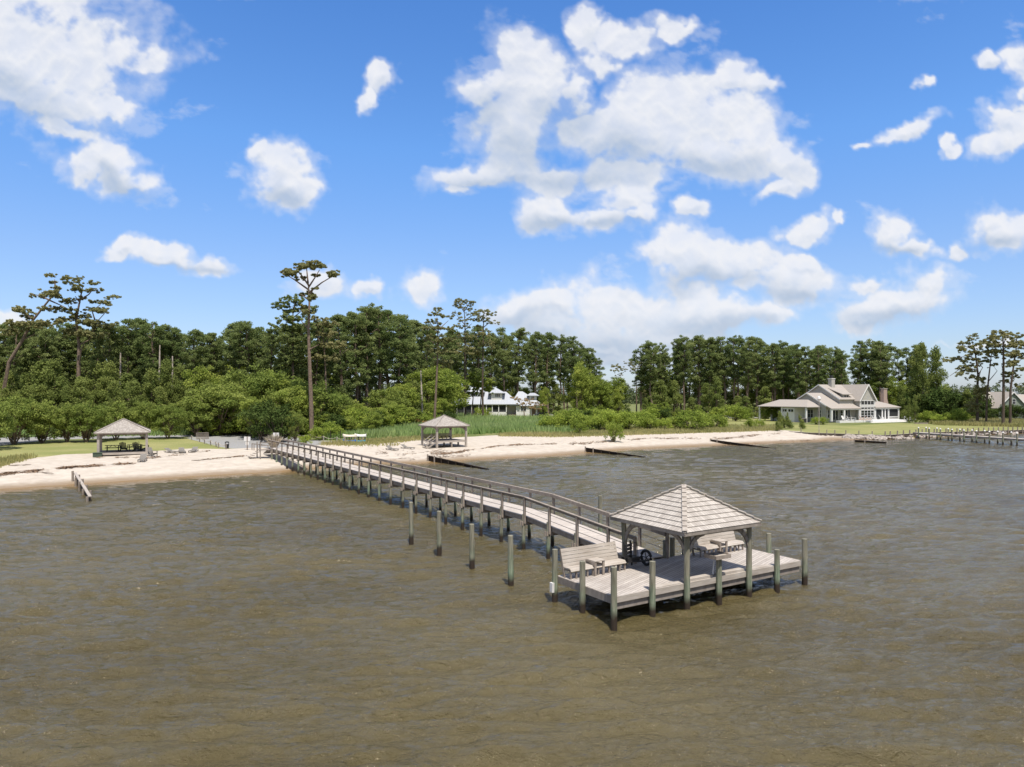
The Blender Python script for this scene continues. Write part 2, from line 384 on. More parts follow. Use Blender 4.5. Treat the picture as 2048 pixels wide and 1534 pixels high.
GRAV = [[(378, 878), (372, 870), (410, 865.5), (500, 865.5), (560, 870), (620, 880), (690, 883), (680, 889), (560, 897), (470, 899), (440, 893)],
        [(-400, 884), (0, 875), (50, 872.5), (430, 869), (430, 873), (100, 879), (0, 891), (-400, 903)], [(1060, 828.5), (1130, 828), (1150, 830), (1060, 831)],
        [(1375, 832.5), (1560, 833), (1560, 836), (1375, 835)]]
msk = np.zeros((ny, nx, 3))
for P in LAWN: msk[..., 0][inpoly(P, PU, PV)] = 1
for P in GRAV: msk[..., 1][inpoly(P, PU, PV)] = 1
msk[..., 2][sand] = 1
msk[..., 0][msk[..., 1] > 0] = 0; msk[..., 0] *= (1 - msk[..., 2]); msk[..., 1] *= (1 - msk[..., 2])
V = np.stack([GX, GY, GZ], -1).reshape(-1, 3)
ii = np.arange(nx * ny).reshape(ny, nx)
FC = np.stack([ii[:-1, :-1], ii[:-1, 1:], ii[1:, 1:], ii[1:, :-1]], -1).reshape(-1, 4)
def b_ground(nt):
    at = nd(nt, 'ShaderNodeAttribute', attribute_name='zone'); sep = nt.nodes.new('ShaderNodeSeparateColor'); nt.links.new(at.outputs[0], sep.inputs[0])
    p = posn(nt); n1 = tex(nt, 'ShaderNodeTexNoise', p, 0.9, Detail=8.0, Roughness=0.65); n0 = tex(nt, 'ShaderNodeTexNoise', p, 0.16, Detail=5.0)
    nf = tex(nt, 'ShaderNodeTexNoise', p, 14.0, Detail=4.0, Roughness=0.7)
    def th(s):
        v = mth(nt, 'ADD', s, mth(nt, 'MULTIPLY', mth(nt, 'SUBTRACT', n1.outputs[0], 0.5), 0.9)); return rng_(nt, v, 0.42, 0.58)
    wild = mixc(nt, rng_(nt, n0.outputs[0], 0.35, 0.65), (0.10, 0.13, 0.04), (0.19, 0.19, 0.08))
    lawn = mixc(nt, rng_(nt, n0.outputs[0], 0.35, 0.65), (0.215, 0.225, 0.08), (0.31, 0.285, 0.125))
    lawn = mixc(nt, rng_(nt, nf.outputs[0], 0.4, 0.7), lawn, (0.15, 0.175, 0.06))
    grav = mixc(nt, rng_(nt, nf.outputs[0], 0.3, 0.7), (0.20, 0.20, 0.195), (0.33, 0.325, 0.315))
    snd = mixc(nt, rng_(nt, n1.outputs[0], 0.35, 0.7), (0.41, 0.36, 0.30), (0.53, 0.475, 0.405))
    snd = mixc(nt, mth(nt, 'MULTIPLY', rng_(nt, nf.outputs[0], 0.55, 0.75), 0.35), snd, (0.33, 0.27, 0.21))
    sz = nt.nodes.new('ShaderNodeSeparateXYZ'); nt.links.new(p, sz.inputs[0])
    wet = rng_(nt, mth(nt, 'ADD', sz.outputs[2], mth(nt, 'MULTIPLY', mth(nt, 'SUBTRACT', n1.outputs[0], 0.5), 0.12)), 0.02, 0.30, 1.0, 0.0, True)
    snd = mixc(nt, wet, snd, (0.25, 0.19, 0.13))
    c = mixc(nt, th(sep.outputs[0]), wild, lawn); c = mixc(nt, th(sep.outputs[1]), c, grav); c = mixc(nt, th(sep.outputs[2]), c, snd)
    mus = tex(nt, 'ShaderNodeTexNoise', p, 3.0, Detail=5.0)
    bp = nd(nt, 'ShaderNodeBump', {'Strength': 0.5, 'Distance': 0.12, 'Height': mus.outputs[0]})
    return pbsdf(nt, c, 0.95, bp.outputs[0], 0.1)
me = raw('ground', V, FC, mat('ground', b_ground), {'zone': msk.reshape(-1, 3)})
me.polygons.foreach_set('use_smooth', [True] * len(me.polygons))
kind(bpy.data.objects.new('ground', me), 'structure'); C.objects.link(bpy.data.objects['ground'])

# ------------------------------------------------------------------ water: real waves, fading to ripples in the shader far off
tt = np.r_[-np.geomspace(6, 0.96, 14)[:-1], np.linspace(-0.95, 0.95, 620), np.geomspace(0.96, 6, 14)[1:]]
yy = np.r_[np.geomspace(7, 170, 640), np.geomspace(172, 9000, 60)]
T_, Y_ = np.meshgrid(tt, yy); X_ = T_ * Y_; Z_ = np.zeros_like(X_)
cell = Y_ * 0.0040
rs = np.random.RandomState(5)
SETS = [(30, 0.5, 1.3, 0.165, 15, 1.0), (44, 0.18, 0.50, 0.08, 34, 0.7), (14, 1.5, 3.2, 0.075, 26, 0.6), (6, 4, 8, 0.015, 20, 0.0)]
for (cnt, l0, l1, slope, spread, sharp) in SETS:
    for i in range(cnt):
        lam = l0 * (l1 / l0) ** rs.rand(); th = R(-90 + rs.normal(3, spread)); k = 2 * math.pi / lam
        fade = np.clip((lam / cell - 2.0) / 3, 0, 1)
        w_ = 0.6 * np.sin(X_ * 0.31 * rs.randn() / lam + Y_ * 0.31 * rs.randn() / lam + rs.rand() * 6)
        ph = k * (X_ * math.cos(th) + Y_ * math.sin(th)) + rs.rand() * 6.28 + w_
        env = np.clip(0.55 + 0.9 * np.sin(X_ * 0.22 * rs.randn() + Y_ * 0.22 * rs.randn() + rs.rand() * 6), 0.0, 1.4)
        Z_ += slope / k * fade * env * ((1 - sharp * .6) * np.sin(ph) + sharp * 1.15 * (0.64 - np.abs(np.sin(ph / 2))))
shore = sdist(SHW, X_, Y_)
Z_ *= np.clip((-shore) / 9, 0.12, 1)
dep = np.clip(-gh(X_, Y_) / 0.6, 0, 1); dep[Y_ > 400] = 1
V = np.stack([X_, Y_, Z_], -1).reshape(-1, 3); ny, nx = X_.shape
ii = np.arange(nx * ny).reshape(ny, nx)
FC = np.stack([ii[:-1, :-1], ii[:-1, 1:], ii[1:, 1:], ii[1:, :-1]], -1).reshape(-1, 4)
def b_water(nt):
    p = posn(nt)
    def mpd(sc, rot=0.0):
        m = nt.nodes.new('ShaderNodeMapping'); nt.links.new(p, m.inputs[0]); m.inputs['Scale'].default_value = sc; m.inputs['Rotation'].default_value = (0, 0, rot); return m.outputs[0]
    a = tex(nt, 'ShaderNodeTexNoise', mpd((1.0, 2.0, 1), 0.15), 3.4, Detail=6.0, Roughness=0.62, Distortion=0.4)
    b = tex(nt, 'ShaderNodeTexNoise', mpd((0.8, 1.7, 1), -0.2), 1.2, Detail=5.0, Roughness=0.6, Distortion=0.5)
    c = tex(nt, 'ShaderNodeTexNoise', mpd((1, 1.4, 1)), 0.05, Detail=3.0)
    pt = rng_(nt, c.outputs[0], 0.35, 0.65, 0.75, 1.15)
    e = tex(nt, 'ShaderNodeTexNoise', mpd((1.0, 2.1, 1), 0.1), 9.0, Detail=5.0, Roughness=0.6, Distortion=0.6)
    def rid(n): return mth(nt, 'POWER', mth(nt, 'SUBTRACT', 1.0, mth(nt, 'MULTIPLY', mth(nt, 'ABSOLUTE', mth(nt, 'SUBTRACT', n, 0.5)), 2.6), 0, True), 1.6)
    b0 = nd(nt, 'ShaderNodeBump', {'Strength': 0.5, 'Distance': 0.014, 'Height': e.outputs[0]})
    b1 = nd(nt, 'ShaderNodeBump', {'Strength': 0.75, 'Distance': 0.045, 'Height': rid(a.outputs[0]), 'Normal': b0.outputs[0]})
    b2 = nd(nt, 'ShaderNodeBump', {'Strength': 0.8, 'Distance': 0.11, 'Height': rid(b.outputs[0]), 'Normal': b1.outputs[0]})
    at = nd(nt, 'ShaderNodeAttribute', attribute_name='dep')
    deep = mixc(nt, rng_(nt, c.outputs[0], 0.4, 0.6), (0.074, 0.060, 0.025), (0.098, 0.081, 0.038))
    col = mixc(nt, rng_(nt, at.outputs['Fac'], 0.0, 0.55), (0.27, 0.165, 0.062), deep)
    pr = nt.nodes.new('ShaderNodeBsdfPrincipled'); nt.links.new(col, pr.inputs['Base Color'])
    pr.inputs['Roughness'].default_value = 0.07; pr.inputs['Specular Tint'].default_value = (1.0, 0.85, 0.70, 1); pr.inputs['IOR'].default_value = 1.47; nt.links.new(b2.outputs[0], pr.inputs['Normal'])
    return pr.outputs[0]
me = raw('water', V, FC, mat('water', b_water), {'dep': dep.ravel()})
me.polygons.foreach_set('use_smooth', [True] * len(me.polygons))
kind(bpy.data.objects.new('water', me), 'structure'); C.objects.link(bpy.data.objects['water'])
#@@PART2
# ------------------------------------------------------------------ timber materials
M_deck = wood('weathered_decking', (0.50, 0.455, 0.41), (0.35, 0.31, 0.28), grain=(2, 14, 2))
M_dock = wood('diagonal_decking', (0.51, 0.465, 0.42), (0.35, 0.31, 0.275), grain=(2, 12, 2), rot=(0, 0, R(-20)), board=0.145, boardaxis=1)
M_rail = wood('grey_brown_timber', (0.32, 0.275, 0.235), (0.18, 0.15, 0.125), grain=(4, 4, 4))
M_grey = wood('silvered_timber', (0.31, 0.275, 0.24), (0.175, 0.15, 0.13), grain=(5, 5, 2))
M_pale = wood('pale_bench_timber', (0.44, 0.40, 0.355), (0.29, 0.25, 0.21), grain=(2, 20, 20))
M_dark = wood('dark_wet_timber', (0.045, 0.033, 0.025), (0.018, 0.014, 0.012))
M_black = plain('black_plastic', (0.02, 0.02, 0.022), 0.5)
M_white = plain('white_paint', (0.66, 0.65, 0.63), 0.5, 0.05)
M_rope = plain('rope', (0.45, 0.40, 0.32), 0.9)
def b_pile(nt):
    p = posn(nt); s = nt.nodes.new('ShaderNodeSeparateXYZ'); nt.links.new(p, s.inputs[0])
    mp = nt.nodes.new('ShaderNodeMapping'); nt.links.new(p, mp.inputs[0]); mp.inputs['Scale'].default_value = (14, 14, 1.3)
    n = tex(nt, 'ShaderNodeTexNoise', mp.outputs[0], 1.0, Detail=6.0, Roughness=0.6); n2 = tex(nt, 'ShaderNodeTexNoise', p, 2.2, Detail=4.0)
    grn = mixc(nt, rng_(nt, n.outputs[0], 0.35, 0.65), (0.12, 0.175, 0.115), (0.25, 0.33, 0.225))
    gry = mixc(nt, rng_(nt, n.outputs[0], 0.35, 0.65), (0.13, 0.125, 0.09), (0.27, 0.255, 0.195))
    oi = nd(nt, 'ShaderNodeObjectInfo'); c = mixc(nt, rng_(nt, mth(nt, 'ADD', mth(nt, 'ADD', s.outputs[2], mth(nt, 'MULTIPLY', n.outputs[0], 1.2)), mth(nt, 'ADD', mth(nt, 'MULTIPLY', n2.outputs[0], 1.8), mth(nt, 'MULTIPLY', oi.outputs['Random'], 1.0))), 1.9, 3.6), grn, gry)
    # tide stain
    wl_ = mth(nt, 'ADD', s.outputs[2], mth(nt, 'MULTIPLY', mth(nt, 'SUBTRACT', n2.outputs[0], 0.5), 0.5))
    wl_ = mth(nt, 'SUBTRACT', wl_, mth(nt, 'MULTIPLY', oi.outputs['Random'], 0.22)); c = mixc(nt, rng_(nt, wl_, 0.22, 0.55), (0.035, 0.025, 0.017), c)
    bp = nd(nt, 'ShaderNodeBump', {'Strength': 0.5, 'Distance': 0.02, 'Height': n.outputs[0]})
    return pbsdf(nt, c, 0.8, bp.outputs[0], 0.3)
M_pile = mat('treated_pile', b_pile)
def b_shingle(nt):
    at = nd(nt, 'ShaderNodeAttribute', attribute_name='cell')
    uv = nd(nt, 'ShaderNodeAttribute', attribute_name='along')
    q = mth(nt, 'DIVIDE', uv.outputs['Fac'], 0.155)
    row = mth(nt, 'MULTIPLY', at.outputs['Fac'], 17.31)
    cellid = mth(nt, 'ADD', mth(nt, 'FLOOR', mth(nt, 'ADD', q, row)), row)
    w_ = nt.nodes.new('ShaderNodeTexWhiteNoise'); w_.noise_dimensions = '1D'; nt.links.new(cellid, w_.inputs['W'])
    n = tex(nt, 'ShaderNodeTexNoise', objc(nt, (3, 3, 3)), 1.0, Detail=7.0, Roughness=0.7)
    f = mth(nt, 'ADD', mth(nt, 'MULTIPLY', w_.outputs[0], 0.6), mth(nt, 'MULTIPLY', n.outputs[0], 0.5))
    c = mixc(nt, rng_(nt, f, 0.2, 0.9), (0.315, 0.285, 0.255), (0.46, 0.425, 0.385))
    fr = mth(nt, 'FRACT', mth(nt, 'ADD', q, row)); ed = mth(nt, 'LESS_THAN', fr, 0.075)
    c = mixc(nt, ed, c, (0.13, 0.105, 0.085))
    bp = nd(nt, 'ShaderNodeBump', {'Strength': 0.4, 'Distance': 0.02, 'Height': f})
    return pbsdf(nt, c, 0.9, bp.outputs[0], 0.15)
M_shingle = mat('cedar_shingle', b_shingle)

def shingle_roof(par, cx, cy, hx, hy, ze, zp, nc, name='roof', cap_w=0.2):
    """four hipped faces of overlapping shingle courses"""
    V, FCS, cell, al = [], [], [], []
    apex = Vector((cx, cy, zp)); cs = [Vector((cx - hx, cy - hy, ze)), Vector((cx + hx, cy - hy, ze)), Vector((cx + hx, cy + hy, ze)), Vector((cx - hx, cy + hy, ze))]
    for f in range(4):
        a, b = cs[f], cs[(f + 1) % 4]; nrm = (b - a).cross(apex - a).normalized(); dr = (b - a).normalized(); L = (b - a).length
        for i in range(nc):
            t0, t1 = i / nc, (i + 1) / nc; rr = random.Random(f * 31 + i)
            p0, p1 = a.lerp(apex, t0), b.lerp(apex, t0); q0, q1 = a.lerp(apex, t1), b.lerp(apex, t1)
            lift = nrm * 0.036
            o = len(V); pts = [p0 + lift, p1 + lift, q1, q0, p0, p1]
            V += [tuple(p) for p in pts]; FCS += [(o, o + 1, o + 2, o + 3), (o + 4, o + 5, o + 1, o)]
            for p in pts: cell.append((f * 40 + i) * 0.37 + 1); al.append((p - a).dot(dr) + 20)
    o = len(V); V += [tuple(p - Vector((0, 0, 0.06))) for p in cs] + [tuple(apex - Vector((0, 0, 0.1)))]
    for _ in range(5): cell.append(1.0); al.append(0.5)
    FCS += [(o + 1, o, o + 4, o + 4)[:3] if 0 else (o + 1, o, o + 4), (o + 2, o + 1, o + 4), (o + 3, o + 2, o + 4), (o, o + 3, o + 4)]
    me = bpy.data.meshes.new(name); me.from_pydata(V, [], FCS); me.materials.append(M_shingle)
    for k, arr in (('cell', cell), ('along', al)):
        at = me.attributes.new(k, 'FLOAT', 'POINT'); at.data.foreach_set('value', arr)
    r = bpy.data.objects.new(name, me); C.objects.link(r); r.parent = par
    for c in cs:
        m = MB(); d = (apex - c); n_ = max(4, nc)
        for i in range(n_):
            p, q = c + d * (i / n_), c + d * ((i + 1.05) / n_)
            m.bar(p + Vector((0, 0, 0.10)), q + Vector((0, 0, 0.055)), cap_w, 0.03)
        m.build('hip_cap', M_grey_l, r)
    return r
M_grey_l = wood('pale_silvered_timber', (0.41, 0.37, 0.325), (0.26, 0.225, 0.195), grain=(8, 8, 8))
def knee(par, p, d, drop, reach, w=0.09, name='brace'):
    """curved knee brace from a post (below the plate) out along d"""
    p = Vector(p); d = Vector(d); m = MB(); pts = []
    for i in range(7):
        t = i / 6 * math.pi / 2
        pts.append(p + d * (reach * (1 - math.cos(t))) + Vector((0, 0, -drop + drop * math.sin(t))))
    for a, b in zip(pts[:-1], pts[1:]): m.bar(a - (b - a) * 0.08, b + (b - a) * 0.08, w, w * 1.7)
    return m.build(name, M_grey, par)

# ------------------------------------------------------------------ the pier (local x across, local y towards the shore)
F0 = (3.88, 27.0, 0.0); TH = R(32)
def loc2w(a, b, z=0.0):
    return (F0[0] + a * math.cos(TH) - b * math.sin(TH), F0[1] + a * math.sin(TH) + b * math.cos(TH), z)
pier = thing('pier', 'long grey timber pier with railings running from the beach over the water', 'pier', F0, TH)
def zd(b): return 1.93 if b >= 13 else 1.22 + (1.93 - 1.22) * (b - 3.75) / (13 - 3.75)
A0, A1, BE = 4.45, 6.2, 74.0
m = MB(); b = 3.76; rr = random.Random(3)
while b < BE:
    w_ = 0.14; z0, z1 = zd(b), zd(b + w_); e = rr.uniform(-0.012, 0.012); h = rr.uniform(-0.003, 0.003)
    m.add([(A0 + e, b, z0 - .04 + h), (A1 + e, b, z0 - .04 + h), (A1 + e, b + w_, z1 - .04 + h), (A0 + e, b + w_, z1 - .04 + h), (A0 + e, b, z0 + h), (A1 + e, b, z0 + h), (A1 + e, b + w_, z1 + h), (A0 + e, b + w_, z1 + h)],
          [(0, 3, 2, 1), (4, 5, 6, 7), (0, 1, 5, 4), (1, 2, 6, 5), (2, 3, 7, 6), (3, 0, 4, 7)])
    b += 0.147
m.build('deck', M_deck, pier)
for a in (A0 + 0.06, (A0 + A1) / 2, A1 - 0.06):
    MB().bar((a, 3.8, zd(3.8) - 0.17), (a, 13, zd(13) - 0.17), 0.07, 0.24).bar((a, 13, 1.76), (a, BE, 1.76), 0.07, 0.24).build('stringer', M_rail, pier)
bents = [3.75, 5.65, 8.1, 10.55] + [13.0 + 2.45 * i for i in range(25)]
for b in bents:
    z = zd(b); w = loc2w(A0, b); gz = min(-1.5, g1(w[0], w[1]) - 0.4) if g1(w[0], w[1]) < 0 else g1(w[0], w[1]) - 0.4
    tall = b >= 13
    for s, a in ((-1, A0 - 0.13), (1, A1 + 0.13)):
        k = rr.uniform(-0.03, 0.03); t = z + (rr.choice([0.1, 0.22, -0.02]) if tall else 0.22)
        MB().tube([(a + k, b, gz), (a, b + k, t)], [0.115, 0.1], 10).build('piling', M_pile, pier, smooth=False)
        pt = z + 1.12
        MB().box(a - 0.06 + s * 0.0, a + 0.06, b - 0.16, b - 0.04, z - 0.42, pt).build('rail_post', M_rail, pier)
    if b > 4:
        MB().box(A0 - 0.3, A1 + 0.3, b - 0.09, b - 0.02, z - 0.52, z - 0.29).box(A0 - 0.3, A1 + 0.3, b + 0.1, b + 0.15, z - 0.52, z - 0.29).build('pile_cap', M_rail, pier)
def railrun(pts):
    """rails follow (b, z) stations"""
    for s, a in ((-1, A0 - 0.05), (1, A1 + 0.05)):
        m1, m2 = MB(), MB()
        for (b0, z0), (b1, z1) in zip(pts[:-1], pts[1:]):
            m1.bar((a, b0, z0 + 1.0), (a, b1, z1 + 1.0), 0.045, 0.15).bar((a + s * 0.06, b0, z0 + 1.095), (a + s * 0.06, b1, z1 + 1.095), 0.16, 0.04)
            for hh in (0.30, 0.62): m2.bar((a + s * 0.05, b0, z0 + hh), (a + s * 0.05, b1, z1 + hh), 0.022, 0.022)
        m1.build('handrail', M_rail, pier); m2.build('mid_rail', M_grey, pier)
railrun([(3.7, zd(3.75)), (13, 1.93), (BE, 1.93)])
# shore end: a short side landing with its own rails
m = MB()
for i in range(6): m.box(A0 - 1.5, A0 - 0.1, BE - 1.9 + i * 0.3, BE - 1.62 + i * 0.3, 1.78, 1.83)
m.build('side_landing', M_rail, pier)
for (a, b) in ((A0 - 1.5, BE - 2.0), (A0 - 1.5, BE - .2)):
    w = loc2w(a, b); MB().box(a - .06, a + .06, b - .06, b + .06, g1(w[0], w[1]) - .3, 2.8).build('rail_post', M_grey, pier)
MB().bar((A0 - 1.5, BE - 2.0, 2.75), (A0 - .1, BE - 2.0, 2.75), .05, .1).bar((A0 - 1.5, BE - 2.0, 2.4), (A0 - .1, BE - 2.0, 2.4), .04, .05).build('handrail', M_grey, pier)
m = MB()
for i in range(4): m.box(A0 - 1.8 - i * .3, A0 - 1.52 - i * .3, BE - 1.8, BE - .3, 1.55 - i * .2, 1.6 - i * .2)
m.build('side_stair', M_rail, pier)
# the last span slopes down to the sand
m = MB(); zz = g1(*loc2w((A0 + A1) / 2, BE + 3.4)[:2]) + 0.1
for i in range(22):
    t0 = i / 22; t1 = t0 + 0.042; m.bar((A0, BE + 3.4 * t0, 1.9 + (zz - 1.9) * t0), (A1, BE + 3.4 * t0, 1.9 + (zz - 1.9) * t0), 0.14, 0.04)
m.build('landing_ramp', M_deck, pier)

# ------------------------------------------------------------------ platform at the pier head
ZD = 1.12
plat = thing('dock_platform', 'square-ended timber platform on green piles at the seaward end of the pier', 'dock', F0, TH)
PW, PD = 11.3, 3.75
MB().box(0.05, PW - 0.05, 0.06, PD - 0.002, ZD - 0.05, ZD).build('deck', M_dock, plat)
m = MB()
for (a0, a1) in ((0.12, 1.8), (1.98, 3.66), (3.88, 5.55), (5.75, 7.43), (7.65, 9.3), (9.5, 11.2)): m.box(a0, a1, -0.02, 0.055, ZD - 0.24, ZD - 0.002)
m.build('fascia', M_pale, plat)
MB().box(0.1, PW - 0.1, 0.058, 0.1, ZD - 0.52, ZD - 0.06).build('skirt', M_rail2 if 0 else M_grey, plat)
MB().box(-0.0, 0.045, 0.1, PD - 0.05, ZD - 0.30, ZD - 0.003).build('side_beam', M_grey, plat)
MB().box(PW - 0.045, PW, 0.1, PD - 0.05, ZD - 0.30, ZD - 0.003).build('side_beam', M_grey, plat)
MB().box(0.1, PW - 0.1, PD, PD + 0.05, ZD - 0.30, ZD - 0.01).build('rear_beam', M_rail, plat)
for a0 in (0.6, 2.5, 4.4, 6.3, 8.2, 10.1):
    MB().box(a0, a0 + 0.09, 0.15, PD - 0.1, ZD - 0.32, ZD - 0.055).build('joist', M_rail, plat)
for (a0, a1) in ((3.9, 5.45), (5.85, 7.4), (2.0, 3.6), (7.7, 9.2)):
    MB().box(a0, a1, 0.06, 0.34, ZD + 0.004, ZD + (0.1 if a0 in (3.9, 5.85) else 0.02)).build('toe_board', M_pale, plat)
posts = [(0, 0, 2.28), (1.883, 0, 2.26), (5.65, 0, 2.0), (9.417, 0, 1.85), (11.3, 0, 2.12), (0, 1.85, 2.12), (0, PD, 2.25), (11.3, 1.9, 2.05), (11.0, PD + .12, 2.0), (9.3, PD + 0.42, 2.05), (1.9, PD + .3, 1.05), (7.0, PD + 0.25, 1.95), (6.45, PD + .15, 1.9)]
for (a, b, t) in posts:
    s = -0.09 if b == 0 else 0; s2 = -0.08 if a == 0 else (0.09 if a == 11.3 else 0)
    w = loc2w(a, b); k = random.uniform(-0.05, 0.05)
    MB().tube([(a + s2 + k, b + s + k * .5, -1.8), (a + s2, b + s, t)], [0.14, 0.118], 14).build('piling', M_pile, plat)
for (a, b) in ((3.77, 1.9), (7.54, 1.9), (9.4, 1.9), (5.65, 1.9), (1.9, 1.9)):
    MB().tube([(a, b, -1.8), (a, b, ZD - .1)], 0.14, 10).build('piling', M_pile, plat)
mb = MB().box(-0.3, -0.16, PD - 0.1, PD + 0.08, 0.45, 0.86); mb.build('meter_box', M_white, plat)
for (a, b) in ((1.95, 0.0), (7.58, 0.0), (3.7, -0.12), (5.5, 0.1)):
    MB().bar((a, b - 0.0, ZD + 0.12), (a + 0.16, b + 0.1, ZD + 0.62), 0.05, 0.035).build('ladder_rail', M_white, plat)

# the shingled pavilion over its middle
pav = thing('dock_pavilion', 'square pavilion with a hipped cedar shingle roof standing on the pier head platform', 'pavilion', F0, TH)
PX0, PX1 = 3.77, 7.54; PC = ((PX0 + PX1) / 2 - .06, 1.86)
for (a, b) in ((PX0, -0.09), (PX1, -0.09), (PX0, PD - .02), (PX1, PD - .02)):
    k = 0.07 if b > 1 else 0.0
    MB().tube([(a, b, -1.8), (a, b, 2.1), (a, b + k, 3.05)], [0.14, 0.12, 0.11], 14).build('post', M_pile, pav)
m = MB()
for (a, b, c, d) in ((PX0, -0.09, PX1, -0.09), (PX1, -0.09, PX1, PD - .02), (PX1, PD - .02, PX0, PD - .02), (PX0, PD - .02, PX0, -0.09)):
    MB().bar((a, b, 3.13), (c, d, 3.13), 0.12, 0.22).build('plate_beam', M_grey, pav)
for (a, b) in ((PX0, -0.09), (PX1, -0.09), (PX0, PD - .02), (PX1, PD - .02)):
    sa = 1 if a == PX0 else -1; sb = 1 if b < 1 else -1
    knee(pav, (a, b, 3.05), (sa, 0, 0), 1.15, 0.95); knee(pav, (a, b, 3.05), (0, sb, 0), 1.15, 0.95)
rf = shingle_roof(pav, PC[0], PC[1], 2.32, 2.32, 3.27, 4.76, 10)
m = MB()
for i in range(4):
    cs = [(-1, -1), (1, -1), (1, 1), (-1, 1)]; p, q = cs[i], cs[(i + 1) % 4]
    m.bar((PC[0] + p[0] * 2.3, PC[1] + p[1] * 2.3, 3.2), (PC[0] + q[0] * 2.3, PC[1] + q[1] * 2.3, 3.2), 0.04, 0.13)
m.build('fascia', M_grey, pav)
m = MB()
for i in range(7):
    t = -0.9 + i * 0.3
    for s in (-1, 1):
        e = 2.3 * abs(t)
        m.bar((PC[0] + t * 2.25, PC[1] + s * 2.25, 3.17), (PC[0] + t * 2.35, PC[1] + s * e, 3.17 + (2.25 - e) * 0.6), 0.04, 0.1)
        m.bar((PC[0] + s * 2.25, PC[1] + t * 2.25, 3.17), (PC[0] + s * e, PC[1] + t * 2.35, 3.17 + (2.25 - e) * 0.6), 0.04, 0.1)
m.build('rafters', M_grey, pav)

# built-in looking benches: long slatted seat, sloping back, console table in the middle
def make_bench(label):
    t = thing('bench', label, 'bench', (0, 0, 0), 0, 'long benches on the dock platform')
    L = 3.0
    for i in range(5):
        z = 0.50 + i * 0.145; y = 0.62 + i * 0.045
        MB().bar((0, y, z), (L, y, z), 0.035, 0.138, up=(0, 0.3, 1)).build('back_slat', M_pale, t)
    m = MB()
    for i, (y, z) in enumerate(((0.52, 0.42), (0.42, 0.425), (0.32, 0.43), (0.22, 0.43), (0.13, 0.41), (0.08, 0.36))):
        m.bar((0, y, z), (L, y, z), 0.092, 0.035, up=(0, -0.2 * i if i > 3 else 0, 1))
    m.build('seat', M_pale, t)
    for i in range(11):
        x = 0.03 + i * (L - 0.06) / 10
        MB().box(x - 0.03, x + 0.03, 0.09, 0.16, 0, 0.35).box(x - 0.02, x + 0.02, 0.16, 0.6, 0.3, 0.37).build('leg', M_rail, t)
    for x in (0.02, L - 0.02):
        MB().bar((x, 0.55, 0.0), (x, 0.86, 1.15), 0.05, 0.1, up=(0, 1, 0)).build('back_post', M_rail, t)
    m = MB().box(L / 2 - 0.3, L / 2 + 0.26, -0.02, 0.56, 0.60, 0.64)
    m.build('table_top', M_pale, t)
    for x in (L / 2 - 0.24, L / 2 + 0.2): MB().box(x - 0.05, x + 0.05, 0.0, 0.07, 0, 0.6).build('table_leg', M_rail, t)
    m = MB()
    for i in range(6):
        y = 0.0 + i * 0.1; h = 0.16 - 0.10 * math.sin(i / 5 * math.pi * 0.5)
        m.box(L / 2 - 0.32, L / 2 - 0.28, y, y + 0.1, 0.6 - h, 0.6)
    m.build('table_apron', M_rail, t)
    return t
bn = make_bench('long pale slatted bench with a middle table, left of the dock pavilion')
bn.location = loc2w(0.1, PD - 0.95, ZD); bn.rotation_euler = (0, 0, TH)
copy_tree(bn, loc2w(7.75, PD - 0.95, ZD), TH, 'long pale slatted bench with a middle table, partly behind the dock pavilion roof', 'long benches on the dock platform')
# bait table on a front pile
t = thing('bait_table', 'small wooden tray table fixed on a green pile at the front edge of the platform', 'table', loc2w(5.65, -0.02, 2.0), TH)
MB().box(-0.42, 0.42, -0.3, 0.3, 0.0, 0.04).build('table_top', M_pale, t)
MB().box(-0.42, 0.42, -0.33, -0.3, -0.06, 0.1).box(-0.42, 0.42, 0.3, 0.33, -0.06, 0.1).box(-0.45, -0.42, -0.33, 0.33, -0.06, 0.1).box(0.42, 0.45, -0.33, 0.33, -0.06, 0.1).build('rim', M_rail, t)
MB().box(-0.3, 0.05, 0.0, 0.26, 0.04, 0.06).build('cutting_board', M_black, t)
# black wheeled cart
t = thing('beach_cart', 'black wheeled cart with tall slotted panel under the dock pavilion', 'cart', loc2w(3.45, PD - 0.75, ZD), TH)
m = MB()
for i in range(4): m.bar((-0.26 + i * 0.0, 0.0, 0.55 + i * 0.16), (0.22, 0.14, 0.55 + i * 0.16), 0.05, 0.12)
m.bar((-0.26, 0, 0.1), (-0.28, 0.1, 1.2), 0.06, 0.06).bar((0.22, 0.14, 0.1), (0.22, 0.24, 1.2), 0.06, 0.06)
m.build('slotted_panel', M_black, t)
MB().bar((-0.2, -0.05, 0.35), (1.0, -0.25, 0.3), 0.06, 0.06).bar((-0.1, 0.3, 0.35), (0.95, 0.35, 0.3), 0.06, 0.06).bar((0.5, -0.1, 0.32), (0.5, 0.3, 0.32), 0.05, 0.05).build('frame', M_black, t)
MB().box(-0.2, 0.5, -0.1, 0.35, 0.36, 0.5).build('tray', M_black, t)
m = MB(); pts = [(1.0, 0.05 + 0.31 * math.cos(i * math.pi / 10), 0.37 + 0.31 * math.sin(i * math.pi / 10)) for i in range(21)]
m.tube(pts, 0.065, 8, cap=False)
for i in range(5): m.tube([(1.0, 0.05, 0.37), (1.0, 0.05 + 0.29 * math.cos(i * 1.257), 0.37 + 0.29 * math.sin(i * 1.257))], 0.022, 5)
m.build('wheel', M_black, t)
MB().tube([(0.75, 0.3, 0.3), (0.7, 0.32, 1.0), (0.5, 0.32, 1.05)], 0.018, 6).build('handle', M_black, t)

